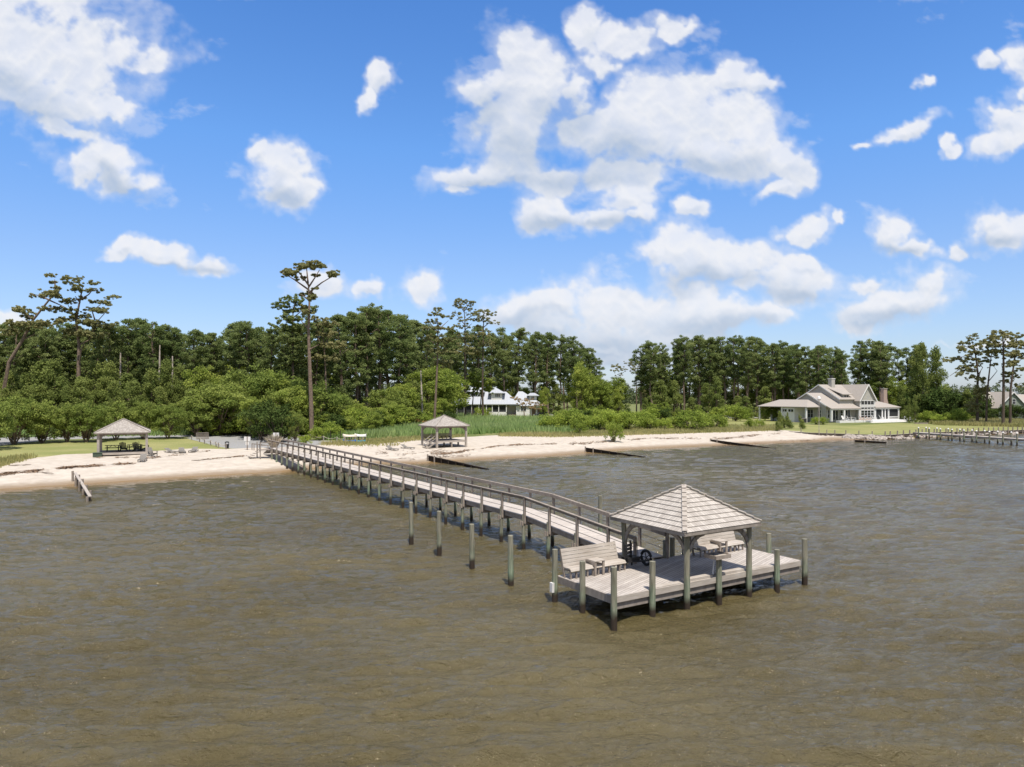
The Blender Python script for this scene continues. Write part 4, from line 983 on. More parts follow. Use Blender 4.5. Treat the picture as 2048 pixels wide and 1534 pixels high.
for i in range(5): round_tree('shrub', L_shrub, M_barkd, 400 + i, 2.6, 0.05, 1.9, 40, 60, 0.13, 4, 0.75, 0.55, 0.9)
for i in range(2): round_tree('rust', L_rust, M_barkd, 430 + i, 1.8, 0.05, 2.4, 40, 60, 0.12, 4, 0.8, 0.5, .7)
for i in range(3): round_tree('dark', L_dark, M_barkd, 450 + i, 4.5, 0.1, 2.6, 50, 80, 0.16, 4, 0.7, 0.75)
for i in range(5):      # young pine, foliage to the ground, pointed top
    rs = np.random.RandomState(500 + i); H = 10; mb = MB(); mb.tube([(0, 0, -.2), (0, 0, H * .95)], [.16, .03], 6); cen, rad = [], []
    for k in range(66):
        q = rs.rand(); z = 0.5 + (H - 0.8) * q; Rm = 2.9 * (1 - q) ** 0.6 * rs.uniform(.7, 1.1) * (0.75 + .25 * min(1, q * 4)); an = rs.rand() * 6.28; rr_ = Rm * rs.rand() ** .4
        s = rs.uniform(.5, .95); cen.append((rr_ * math.cos(an), rr_ * math.sin(an), z)); rad.append((s, s, s * .8))
        if k % 4 == 0: mb.tube([(0, 0, z * .85), cen[-1]], [.04, .01], 4, cap=False)
    proto('young', H, mbmesh(mb, 'trunk', M_bark), crown_mesh('crown', L_young, rs, cen, rad, 120, 0.17, .4))
for i in range(2):      # narrow wind-leaning evergreen
    rs = np.random.RandomState(560 + i); H = 4; mb = MB(); mb.tube([(0, 0, -.2), (-.3, 0, 2), (-1.3, 0, 3.9)], [.1, .07, .02], 6); cen, rad = [], []
    for k in range(34):
        q = rs.rand() ** 1.2; z = .3 + 3.6 * q; x = -.07 * z * z; w_ = .75 * (1 - q) ** .8 + .12; an = rs.rand() * 6.28
        cen.append((x + w_ * .6 * math.cos(an), w_ * .6 * math.sin(an), z)); s = w_ * .55 + .1; rad.append((s, s, s))
    proto('lean', H, mbmesh(mb, 'trunk', M_barkd), crown_mesh('crown', L_young, rs, cen, rad, 60, 0.12, .3))
TREEN = {'pine': 'pine_tree', 'fullpine': 'pine_tree', 'openpine': 'pine_tree', 'broad': 'broadleaf_tree', 'myrtle': 'broadleaf_tree', 'shrub': 'shrub', 'rust': 'shrub', 'dark': 'shrub', 'young': 'young_pine', 'lean': 'leaning_evergreen'}
prs = np.random.RandomState(77)
def plant(kind_, u, Y, vt, label, group=None, w=1.0, vb=None):
    """a tree or bush at depth Y on the sight line u, its top reaching row vt"""
    if vb is not None: x, Y, z0 = gp(u, vb)
    x = (u - 1024) / F * Y; z0 = g1(x, Y); Ht = CH + (HZ - vt) * Y / F - z0
    P = PROTO[kind_]; H, tr, cr = P[prs.randint(len(P))]; s = max(0.1, Ht / H); sw = s * w * prs.uniform(.92, 1.1)
    t = thing(TREEN[kind_], label, 'shrub' if TREEN[kind_] == 'shrub' else 'tree', (x, Y, z0 - .05), prs.rand() * 6.28, group); t.scale = (sw, sw, s)
    if kind_ == 'lean': t.rotation_euler = (0, 0, 0)
    for nm, me in (('trunk' if kind_ not in ('shrub', 'rust', 'dark') else 'stems', tr), ('crown' if kind_ not in ('shrub', 'rust', 'dark') else 'foliage', cr)):
        o = bpy.data.objects.new(nm, me); C.objects.link(o); o.parent = t
    return t
ORD = ['leftmost', 'second', 'third', 'fourth', 'fifth', 'sixth', 'seventh', 'eighth', 'ninth', 'tenth', 'eleventh', 'twelfth', 'thirteenth', 'fourteenth', 'fifteenth', 'sixteenth', 'seventeenth', 'eighteenth', 'nineteenth']
def ordw(i, n):
    if i == n - 1: return 'rightmost'
    if i < len(ORD): return ORD[i] + (' from the left' if i else '')
    j = n - 1 - i
    if j < len(ORD): return ORD[j] + ' from the right'
    return '%dth from the left' % (i + 1)
def row(kind_, us, Yf, vf, what, where, group, w=1.0, jY=4, jv=5, wj=0.2):
    n = len(us)
    for i, u in enumerate(us):
        ks = kind_(u) if callable(kind_) else kind_; kk = ks if isinstance(ks, str) else ks[prs.randint(len(ks))]
        Y = (Yf(u) if callable(Yf) else Yf) + prs.uniform(-jY, jY)
        plant(kk, u, Y, vf(u) + prs.uniform(-jv, jv), '%s %s, %s' % (what, where, ordw(i, n)), group, w * prs.uniform(1 - wj, 1 + wj))
def spaced(a, b, step, j=0.3):
    n = int((b - a) / step); return [a + (i + .5 + prs.uniform(-j, j)) * (b - a) / n for i in range(n)]
SKL = [(-120, 648), (0, 652), (40, 645), (100, 652), (150, 655), (200, 652), (240, 645), (310, 645), (340, 662), (400, 662), (440, 668), (455, 650), (485, 640), (510, 650), (530, 668), (555, 655), (600, 652), (660, 645), (700, 632),
       (735, 614), (775, 614), (800, 640), (830, 634), (850, 650), (880, 664), (930, 660), (960, 662), (1000, 664), (1045, 660), (1080, 668), (1120, 672), (1150, 680), (1175, 690), (1195, 712), (1220, 740)]
SKR = [(1262, 735), (1285, 690), (1310, 688), (1330, 692), (1380, 669), (1430, 680), (1480, 674), (1520, 682), (1560, 686), (1600, 690), (1650, 690), (1690, 700), (1715, 682), (1760, 684), (1800, 694), (1850, 682), (1875, 700), (1890, 745)]
fl = lambda u: float(np.interp(u, [p[0] for p in SKL], [p[1] for p in SKL])); fr_ = lambda u: float(np.interp(u, [p[0] for p in SKR], [p[1] for p in SKR]))
YL = lambda u: float(np.interp(u, [0, 600, 700, 800, 870, 900, 1230], [152, 152, 160, 190, 238, 256, 258]))
YB = lambda u: float(np.interp(u, [640, 720, 800, 900], [146, 152, 165, 205]))
row(lambda u: ['fullpine', 'fullpine', 'pine'] if u < 700 else (['fullpine', 'pine', 'pine'] if u < 900 else ['pine']), spaced(-60, 1215, 27), YL, fl, 'dark pine', 'in the front row of the left woods', 'pines in the front row of the left woods', 1.05)
row(lambda u: ['fullpine', 'fullpine', 'pine'] if u < 900 else ['pine', 'pine', 'fullpine'], spaced(-80, 1200, 29), lambda u: YL(u) + 14, lambda u: fl(u) + 7, 'dark pine', 'in the second row of the left woods', 'pines in the second row of the left woods', 1.05)
row('pine', spaced(-90, 1190, 36), lambda u: YL(u) + 30, lambda u: fl(u) + 14, 'dark pine', 'in the rear of the left woods', 'pines in the rear of the left woods', 1.1)
YR = lambda u: float(np.interp(u, [1270, 1500, 1900], [245, 240, 226]))
row('pine', spaced(1264, 1700, 23), YR, fr_, 'dark pine', 'in the front row of the middle woods', 'pines in the front row of the middle woods', 1.0)
row('pine', spaced(1290, 1700, 26), lambda u: YR(u) + 13, lambda u: fr_(u) + 5, 'dark pine', 'in the second row of the middle woods', 'pines in the second row of the middle woods', 1.0)
row('pine', spaced(1700, 1790, 19), lambda u: YR(u) + 4, fr_, 'dense dark pine', 'right behind the big house', 'pines right behind the big house', 1.15)
row('pine', spaced(1705, 1880, 24), lambda u: YR(u) + 16, lambda u: fr_(u) + 8, 'dark pine', 'in the rear group behind the brick chimney', 'pines behind the big house, rear', 1.1)
row('young', spaced(1818, 1882, 21), lambda u: YR(u) - 4, lambda u: 684 + abs(u - 1852) * .5, 'very tall dense evergreen', 'right of the brick chimney', 'tall evergreens right of the chimney', .62, jv=2)
row('pine', spaced(1280, 1690, 30), lambda u: YR(u) + 28, lambda u: fr_(u) + 12, 'dark pine', 'in the rear of the middle woods', 'pines in the rear of the middle woods', 1.1)
row(['young', 'broad'], spaced(1290, 1700, 24), lambda u: YR(u) + 20, lambda u: 752 + 12 * math.sin(u * .07), 'shaded understory tree', 'inside the middle woods', 'understory trees inside the middle woods', 1.0, 4, 10)
row(['young', 'broad'], spaced(1700, 1890, 22), lambda u: YR(u) + 8, lambda u: 758 + 12 * math.sin(u * .07), 'shaded understory tree', 'behind the grey house', 'understory trees behind the grey house', 1.2, 4, 10)
row(['young', 'broad'], spaced(-60, 640, 32), 166, lambda u: 722 + 14 * math.sin(u * .06), 'shaded understory tree', 'inside the left woods', 'understory trees inside the left woods', 1.1, 4, 12)
# middle storey of the left woods
row('young', spaced(-40, 420, 34), 141, lambda u: 728 + 16 * math.sin(u * .05) + u * .03, 'bushy young pine', 'above the lawn trees', 'young pines behind the lawn trees', 1.0, 3, 9)
row('young', spaced(-50, 440, 46), 134, lambda u: 770 + 6 * math.sin(u * .07), 'low bushy young pine', 'just behind the lawn trees', 'low young pines behind the lawn trees', 1.15, 2, 8)
row(['broad', 'young', 'myrtle'], spaced(400, 612, 26), 143, lambda u: 738 + 22 * math.sin(u * .045), 'mid green leafy tree', 'behind the gravel lot', 'leafy trees behind the gravel lot', 1.0, 4, 14)
row(['broad', 'myrtle'], spaced(395, 640, 30), 134, lambda u: 775 + 12 * math.sin(u * .05), 'low leafy tree', 'along the back of the gravel lot', 'low leafy trees behind the gravel lot', 1.1, 3, 10)
row(['broad', 'broad', 'myrtle', 'young'], spaced(650, 908, 23), YB, lambda u: float(np.interp(u, [640, 690, 735, 760, 800, 830, 870, 910], [776, 800, 800, 786, 770, 752, 735, 722])), 'bright green leafy tree', 'above the reeds', 'leafy trees above the reeds', 1.15, 4, 12)
row('broad', spaced(640, 900, 30), lambda u: YB(u) - 12, lambda u: 812 - 12 * (u > 760) + 6 * math.sin(u * .05), 'low bright leafy tree', 'behind the reed bed', 'low leafy trees behind the reed bed', 1.35, 4, 9)
row(['shrub', 'dark'], spaced(645, 905, 24), lambda u: min(YB(u) - 14, 160), lambda u: 818 + 6 * math.sin(u * .06), 'green bush', 'behind the reed bed', 'bushes at the back of the reed bed', 1.2, 3, 6)
row(['broad', 'young'], spaced(880, 1240, 27), 262, lambda u: 762 + 14 * math.sin(u * .09), 'shaded understory tree', 'behind the white roofed house', 'understory trees behind the white roofed house', 1.1, 4, 12)
row('broad', spaced(1150, 1240, 18), 232, lambda u: 715 + (u - 1150) * .75 if u < 1215 else 770, 'rounded leafy tree', 'ending the left woods', 'leafy trees at the right end of the left woods', .75, 5, 6)
row('young', spaced(1285, 1540, 28), 225, lambda u: 775 + 14 * math.sin(u * .06), 'dark bushy evergreen', 'below the middle woods', 'evergreens at the foot of the middle woods', 1.15, 4, 10)
row(['shrub', 'broad'], spaced(1290, 1560, 24), 207, lambda u: 812 + 6 * math.sin(u * .08), 'pale green bush', 'below the dark middle evergreens', 'pale bushes left of the big house', 1.1, 4, 7)
row(['young', 'dark'], spaced(1795, 1960, 16), 218, lambda u: 782 + 12 * math.sin(u * .1), 'dark bushy tree', 'between the grey and green houses', 'bushy trees right of the big house', 1.0, 5, 9)
row('shrub', spaced(1850, 1930, 16), 193, lambda u: 822 + 4 * math.sin(u * .3), 'light green bush', 'on the lawn edge right of the grey house', 'light bushes right of the big house', 1.1, 3, 5)
row('dark', spaced(1935, 2080, 20), 212, lambda u: 815 + 5 * math.sin(u * .3), 'dark low bush', 'below the green house', 'dark bushes below the green house', 1.0, 4, 5)
row(['shrub', 'dark', 'shrub'], spaced(-60, 440, 22), 133.5, lambda u: 846 + 8 * math.sin(u * .09), 'undergrowth bush', 'behind the lawn trees', 'undergrowth behind the lawn trees', 1.2, 2, 6)
row(['shrub', 'broad', 'shrub', 'dark'], spaced(400, 760, 24), 133, lambda u: 826 + 10 * math.sin(u * .07 + 1), 'wild low bush', 'around the foot of the lone pine', 'wild bushes round the foot of the lone pine', 1.25, 3, 8)
# row of spreading trees on the left lawn
for i, (u, vb, vt, w) in enumerate([(-28, 899, 792, .95), (28, 889, 790, 1.0), (84, 886, 800, 1.15), (134, 884, 806, .9), (172, 884, 798, 1.1), (232, 880, 802, 1.0), (286, 878, 803, .95), (335, 877, 800, 1.0), (392, 873, 812, .9), (428, 871, 818, .8)]):
    plant('myrtle', u, 0, vt, 'spreading green tree above the left lawn, %s' % ordw(i, 10), 'trees along the left drive', w * .92, vb=vb)
for u, vb, vt, k, w, lb in [(525, 880, 800, 'dark', 1.0, 'large dark spreading bush shading the gravel lot, left one'), (560, 884, 808, 'dark', 1.0, 'large dark spreading bush shading the gravel lot, right one'), (590, 884, 820, 'myrtle', .7, 'rounded green bush left of the tall lone pine'),
                            (500, 876, 790, 'broad', .9, 'leafy tree at the back corner of the gravel lot'), (610, 889, 868, 'shrub', .9, 'small bright bush at the foot of the tall lone pine'), (640, 880, 850, 'shrub', 1.1, 'green bush just right of the tall lone pine trunk'), (665, 878, 845, 'shrub', 1.1, 'green bush right of the lone pine behind the rope fence'),
                            (1226, 884, 838, 'shrub', .62, 'small round tree standing alone on the far sand'), (1155, 868, 838, 'shrub', .8, 'small pale bush at the sand edge left of the lone sand tree'), (965, 838, 815, 'shrub', 1.1, 'bright green bush in front of the screened porch of the white roofed house'),
                            (1088, 835, 770, 'broad', .6, 'slender light green tree beside the parked car'),
                                                        (1558, 862, 822, 'young', .8, 'dark evergreen clump left of the big house'), (1570, 856, 826, 'lean', 1.3, 'leaning narrow evergreen before the garage, left one'), (1580, 857, 828, 'lean', 1.1, 'leaning narrow evergreen before the garage, middle one'), (1605, 858, 827, 'lean', .9, 'leaning narrow evergreen on the lawn edge, right one'),
                            (1575, 852, 824, 'young', .5, 'upright evergreen beside the garage doors'),
                            (1520, 855, 838, 'shrub', .9, 'round light green bush at the end of the far beach'), (1500, 857, 838, 'shrub', 1.0, 'yellowish bush next to the round light green bush'), (1632, 849, 833, 'shrub', .9, 'bush against the grey house wall, left one'), (1646, 849, 833, 'shrub', .9, 'bush against the grey house wall, right one'),
                            (1448, 855, 838, 'shrub', .8, 'solitary bush on the far grass strip'), (1818, 846, 795, 'young', .55, 'pointed dark evergreen right of the screened porch, left one'), (1830, 846, 790, 'young', .55, 'pointed dark evergreen right of the screened porch, right one')]:
    plant(k, u, 0, vt, lb, None, w, vb=vb)
rsh = spaced(1095, 1440, 17)
for i, u in enumerate(rsh): plant('shrub', u, 0, 826 + prs.uniform(-12, 6) + (5 if u > 1300 else 0), 'bright green bush behind the far beach, %s' % ordw(i, len(rsh)), 'bushes behind the far beach', 1.15, vb=862 + prs.uniform(-3, 2) - (u - 1105) * .012)
rsh = spaced(1130, 1340, 26)
for i, u in enumerate(rsh): plant(['shrub', 'dark', 'shrub'][i % 3], u, 0, 815 + prs.uniform(-6, 6), 'taller bush behind the beach thicket, %s' % ordw(i, len(rsh)), 'taller bushes behind the far beach', 1.1, vb=848)
rsh = spaced(738, 838, 17)
for i, u in enumerate(rsh): plant('rust', u, 0, 836 + prs.uniform(-3, 4), 'rusty orange bush in the reed bed, %s' % ordw(i, len(rsh)), 'rusty bushes in the reed bed', 1.1, vb=857)

# hero trees, limb by limb
def hero(name, label, Y, base, trunk, limbs, pads, r0, m=None, bark=None, dens=1.0, dz=1.0, leaf=.25, group=None, seed=1):
    """trunk/limbs: picture polylines; pads: (u, v, ru, rv) plates of needles; depth is spread round the trunk"""
    rs = np.random.RandomState(seed); x0, _, _ = ((base[0] - 1024) / F * Y, 0, 0); z0 = g1(x0, Y)
    def P(u, v, d=0): return Vector(((u - 1024) / F * Y - x0, d, CH + (HZ - v) * Y / F - z0))
    t = thing(name, label, 'tree', (x0, Y, z0), 0, group)
    n = len(trunk); k = Y / F; tp = [P(*q) for q in trunk]; tp[0].z = -.3
    mb = MB(); mb.tube(tp, [r0 * (1 - .78 * i / (n - 1)) for i in range(n)], 9)
    for L in limbs:
        dd = rs.uniform(-1, 1) * 2.0; q = [P(u, v, dd * (j / max(1, len(L) - 1))) for j, (u, v) in enumerate(L)]
        mb.tube(q, [r0 * .36 * (1 - .75 * j / (len(q) - 1)) + .02 for j in range(len(q))], 5)
    mb.build('trunk', bark or M_bark, t)
    cen, rad = [], []
    for (u, v, ru, rv) in pads:
        c = P(u, v, rs.normal(0, 1.3)); m_ = max(7, int(ru * rv / 6 + 8))
        for j in range(m_):
            a = rs.rand() * 6.28; q = rs.rand() ** .5; s = rs.uniform(.18, .46) * min(1.3, .5 + rv * k * .5)
            cen.append((c.x + ru * k * q * math.cos(a) * 1.2, c.y + ru * k * q * math.sin(a) * dz * .8, c.z + rs.normal(0, rv * k * .5))); rad.append((s * 1.3, s * 1.3, s * .8))
    me = crown_mesh('crown', m or L_open, rs, cen, rad, int(60 * dens), leaf * .72, .4)
    o = bpy.data.objects.new('crown', me); C.objects.link(o); o.parent = t
    return t
hero('pine_tree', 'very tall lone pine with bare trunk and flat umbrella top, behind the pier start', 128, (624, 876), [(624, 876), (622, 800), (619, 720), (617, 660), (619, 600), (616, 560)],
     [[(618, 580), (590, 560), (566, 545)], [(617, 570), (606, 552), (596, 538)], [(616, 566), (614, 548), (612, 530)], [(617, 575), (630, 556), (640, 540)], [(618, 585), (645, 565), (668, 552)], [(619, 590), (630, 578)], [(618, 600), (605, 590)], [(618, 660), (600, 640)], [(618, 700), (640, 690)]],
     [(572, 542, 15, 5), (590, 548, 16, 6), (612, 530, 24, 6), (640, 534, 14, 6), (598, 555, 8, 4), (668, 550, 13, 7), (625, 545, 8, 3), (611, 586, 12, 6), (630, 597, 9, 5), (620, 625, 12, 5), (632, 578, 7, 3), (605, 612, 8, 4), (575, 540, 8, 4), (600, 536, 10, 4), (628, 528, 12, 4), (584, 551, 10, 4), (660, 547, 7, 4), (618, 535, 16, 4)], .44, seed=2)
hero('pine_tree', 'second tall pine with rounded top directly left of the tall lone pine', 146, (586, 872), [(586, 872), (586, 780), (585, 700), (586, 640), (586, 612)],
     [[(586, 640), (572, 622), (556, 614)], [(586, 636), (604, 618)], [(586, 660), (604, 650)], [(586, 625), (590, 604)]],
     [(585, 600, 22, 9), (560, 612, 16, 8), (605, 614, 20, 8), (575, 622, 14, 6), (590, 640, 30, 10), (570, 655, 26, 9), (605, 655, 26, 9), (585, 680, 30, 12), (598, 700, 22, 10), (578, 720, 24, 12), (590, 745, 24, 12)], .34, L_pine, M_barkd, 1.2, seed=3)
hero('pine_tree', 'pine with open crown in front of the woods just right of the tall lone pine', 150, (655, 870), [(655, 870), (652, 780), (650, 720), (645, 660)],
     [[(648, 690), (662, 660)], [(650, 700), (632, 670)]], [(645, 640, 16, 7), (662, 648, 15, 7), (634, 652, 12, 6), (655, 668, 20, 8), (668, 690, 20, 9), (640, 690, 16, 8), (655, 715, 24, 10)], .3, L_open, M_bark, 1.0, seed=4)
hero('pine_tree', 'leaning twisted pine above the woods at the far left edge', 140, (12, 760), [(-8, 800), (18, 725), (45, 680), (66, 640), (98, 600), (118, 578)],
     [[(66, 640), (50, 624), (36, 618)], [(80, 620), (104, 612)], [(98, 600), (84, 592), (70, 590)], [(112, 585), (104, 562), (98, 556)], [(45, 680), (70, 668)], [(98, 600), (130, 615)]],
     [(102, 551, 10, 5), (96, 562, 7, 4), (90, 585, 16, 7), (112, 590, 16, 7), (125, 600, 14, 6), (75, 592, 14, 4), (35, 617, 14, 5), (55, 622, 16, 6), (50, 632, 12, 5), (95, 616, 16, 6), (110, 575, 8, 4), (40, 648, 20, 8), (80, 650, 22, 8), (105, 645, 18, 7), (20, 660, 18, 8)], .42, L_open, M_bark, 1.1, seed=5)
hero('pine_tree', 'broad twisted pine with forked pale trunk above the woods, right of the leaning one', 143, (156, 790), [(157, 800), (157, 740), (158, 690), (152, 640), (160, 600), (165, 575)],
     [[(158, 690), (175, 680), (190, 640), (205, 620)], [(190, 640), (186, 622), (205, 610)], [(152, 640), (142, 628), (128, 608)], [(157, 735), (168, 700), (182, 684)], [(160, 600), (182, 590), (196, 580)], [(160, 605), (148, 592)]],
     [(165, 562, 18, 5), (152, 570, 16, 6), (190, 566, 11, 4), (162, 582, 14, 6), (190, 580, 14, 4), (215, 592, 15, 4), (205, 604, 12, 6), (155, 596, 12, 4), (178, 600, 10, 4), (182, 618, 12, 5), (205, 620, 16, 6), (215, 625, 10, 4), (140, 620, 18, 6), (160, 630, 16, 8), (140, 640, 14, 6), (175, 645, 22, 8), (200, 650, 24, 8), (150, 665, 26, 9), (185, 668, 28, 9)], .42, L_open, M_bark, 1.1, seed=6)
hero('pine_tree', 'tall thin open pine left of the pair above the white roofed house', 158, (870, 848), [(868, 848), (872, 780), (875, 720), (876, 660), (874, 635)],
     [[(876, 665), (860, 645)], [(876, 660), (896, 640)], [(876, 690), (858, 680)], [(876, 700), (892, 686)]], [(872, 628, 14, 5), (880, 620, 8, 4), (860, 640, 14, 5), (894, 636, 13, 4), (862, 656, 14, 5), (885, 655, 18, 6), (905, 655, 12, 5), (868, 675, 18, 7), (890, 682, 18, 7), (872, 700, 20, 8), (884, 725, 20, 9)], .30, L_open, M_bark, 1.0, seed=7)
hero('pine_tree', 'tallest pine above the white roofed house, left one of the tall pair', 205, (931, 836), [(931, 838), (930, 780), (930, 700), (930, 650), (928, 615)],
     [[(930, 650), (912, 628)], [(930, 640), (946, 628)], [(929, 625), (918, 608)], [(929, 622), (940, 606)], [(930, 660), (944, 648)]], [(925, 602, 14, 6), (942, 604, 10, 5), (914, 606, 8, 4), (930, 615, 18, 6), (912, 627, 9, 5), (944, 630, 14, 6), (930, 640, 12, 5), (952, 640, 8, 4), (925, 655, 14, 5), (935, 675, 18, 8), (925, 700, 20, 10)], .36, L_open, M_barkd, 1.0, seed=8)
hero('pine_tree', 'tall pine above the white roofed house, right one of the tall pair', 208, (966, 836), [(966, 838), (965, 780), (966, 700), (967, 650), (968, 632)],
     [[(967, 655), (982, 644)], [(967, 645), (958, 630)], [(967, 665), (955, 655)]], [(968, 622, 13, 6), (980, 630, 11, 5), (960, 632, 8, 4), (970, 640, 14, 5), (986, 646, 13, 4), (956, 652, 8, 4), (968, 668, 14, 7), (974, 690, 16, 9), (960, 705, 16, 9)], .34, L_open, M_barkd, 1.0, seed=9)
hero('pine_tree', 'open broad pine at the right edge cluster, left one with low spreading limbs', 190, (1955, 838), [(1955, 842), (1954, 790), (1956, 750), (1950, 700), (1942, 676)],
     [[(1956, 750), (1968, 735), (1955, 715)], [(1953, 720), (1930, 710), (1908, 718)], [(1955, 740), (1925, 735), (1902, 752)], [(1950, 700), (1930, 690)], [(1956, 760), (1962, 740)]],
     [(1940, 676, 10, 6), (1932, 686, 14, 6), (1950, 690, 13, 6), (1910, 696, 10, 4), (1935, 702, 18, 7), (1955, 705, 16, 7), (1896, 720, 12, 4), (1915, 716, 16, 6), (1940, 718, 18, 7), (1955, 728, 14, 6), (1925, 734, 14, 5), (1905, 748, 8, 4), (1940, 742, 16, 6), (1948, 755, 14, 6), (1955, 785, 14, 14), (1952, 812, 12, 14)], .40, L_open, M_barkd, 1.25, seed=10)
hero('pine_tree', 'thin forked pine in the right edge cluster, second from left', 186, (1974, 838), [(1972, 842), (1974, 790), (1978, 750), (1982, 715), (1985, 695)],
     [[(1975, 765), (1984, 752), (1990, 742), (1982, 735)], [(1976, 760), (1966, 765)], [(1982, 715), (1972, 700)]], [(1972, 684, 14, 6), (1985, 676, 12, 6), (1965, 696, 12, 5), (1982, 705, 18, 8), (1976, 720, 12, 6), (1990, 728, 9, 4), (1970, 758, 8, 6)], .28, L_open, M_barkd, 1.1, seed=11)
hero('pine_tree', 'tallest open pine of the right edge cluster, third from left', 182, (2006, 838), [(2006, 842), (2007, 780), (2007, 720), (2006, 680), (2004, 665)],
     [[(2007, 705), (1990, 690)], [(2007, 700), (2022, 688)], [(2007, 745), (1998, 730)], [(2007, 690), (2012, 676)]], [(2002, 664, 14, 6), (1995, 676, 16, 6), (2014, 672, 14, 6), (1988, 688, 14, 6), (2008, 690, 18, 7), (2025, 692, 14, 6), (1998, 702, 14, 5), (2016, 708, 12, 6), (2012, 728, 10, 5)], .38, L_open, M_barkd, 1.2, seed=12)
hero('pine_tree', 'open pine partly cut by the right picture edge', 184, (2026, 838), [(2020, 842), (2021, 780), (2026, 740), (2032, 700), (2034, 668)],
     [[(2024, 770), (2016, 760)], [(2028, 730), (2042, 715)], [(2030, 710), (2018, 700)]], [(2030, 664, 12, 6), (2044, 672, 14, 6), (2034, 684, 16, 7), (2050, 692, 12, 6), (2022, 706, 13, 6), (2040, 710, 16, 7), (2028, 726, 16, 7), (2046, 738, 14, 6), (2020, 745, 12, 6), (2036, 752, 14, 5), (2020, 762, 12, 4), (2044, 770, 14, 5)], .34, L_open, M_barkd, 1.2, seed=13)
hero('pine_tree', 'small sparse pine in the gap between the two woods, left one', 262, (1238, 800), [(1238, 815), (1238, 780), (1238, 745)], [[(1238, 765), (1230, 748)], [(1238, 760), (1246, 745)]], [(1236, 732, 11, 5), (1228, 742, 7, 3), (1248, 738, 8, 4), (1240, 748, 7, 3)], .22, L_open, M_bark, 1.0, seed=14)
hero('pine_tree', 'sparse pine in the gap between the two woods, right one with ivy trunk', 256, (1272, 800), [(1273, 828), (1273, 780), (1272, 745), (1262, 728)], [[(1272, 748), (1280, 732)], [(1270, 742), (1256, 732)]], [(1262, 727, 12, 5), (1276, 732, 13, 6), (1288, 745, 10, 8), (1268, 740, 8, 4), (1278, 760, 10, 6), (1284, 785, 8, 12)], .26, L_open, M_bark, 1.1, seed=15)
hero('broadleaf_tree', 'bright leafy tree in front of the white roofed house, left', 214, (945, 836), [(944, 838), (945, 810), (947, 785), (948, 765)], [[(946, 795), (934, 775)], [(947, 785), (958, 770)]], [(940, 760, 18, 9), (928, 775, 14, 9), (948, 750, 12, 6), (952, 772, 14, 8), (925, 792, 11, 8), (936, 788, 10, 6)], .26, L_broad, M_barkd, 1.6, seed=31)
hero('broadleaf_tree', 'bright leafy tree in front of the white roofed house, right', 214, (966, 836), [(960, 838), (961, 810), (963, 785), (965, 765)], [[(962, 795), (975, 775)], [(963, 785), (955, 770)]], [(965, 757, 14, 7), (976, 768, 13, 8), (958, 768, 12, 7), (980, 780, 7, 5), (955, 785, 10, 6)], .24, L_broad, M_barkd, 1.6, seed=32)
hero('flowering_tree', 'small airy reddish flowering tree in front of the white roofed house', 215, (1049, 838), [(1049, 838), (1048, 824), (1046, 812), (1042, 802)], [[(1048, 822), (1060, 808), (1072, 804)], [(1046, 812), (1034, 800), (1024, 796)], [(1048, 816), (1056, 802)]], [(1025, 795, 7, 2), (1036, 797, 9, 3), (1046, 800, 10, 3), (1058, 799, 8, 3), (1066, 806, 10, 3), (1080, 811, 10, 3), (1050, 808, 10, 3), (1060, 815, 12, 3), (1040, 806, 8, 2), (1074, 818, 8, 2)], .2, mat('pink_leaves', b_leaf((0.32, 0.22, 0.13), (0.6, 0.45, 0.32), .3, (0.3, 0.25, 0.12))), M_bark, .8, leaf=.2, seed=33)
def snag(u, vb, vt, Y, lb, lean=0):
    x = (u - 1024) / F * Y; z0 = g1(x, Y); za, zb = 0, CH + (HZ - vt) * Y / F - z0
    o = MB().tube([(0, 0, -.3), (lean * .5, 0, zb * .6), (lean, 0, zb)], [.26, .2, .12], 7).build('dead_trunk', M_barkp, None, (x, Y, z0)); tag(o, lb, 'dead tree')
snag(845, 820, 741, 165, 'bleached white dead trunk among leafy trees above the raised gazebo', -.4)
snag(345, 760, 712, 149, 'bare pale dead trunk in the left woods above the gravel lot trees'); snag(317, 760, 690, 149.5, 'thin bare pale trunk in the left woods, left of the dead one', .3); snag(241, 760, 700, 149, 'thin pale bare trunk in the woods above the left gazebo')

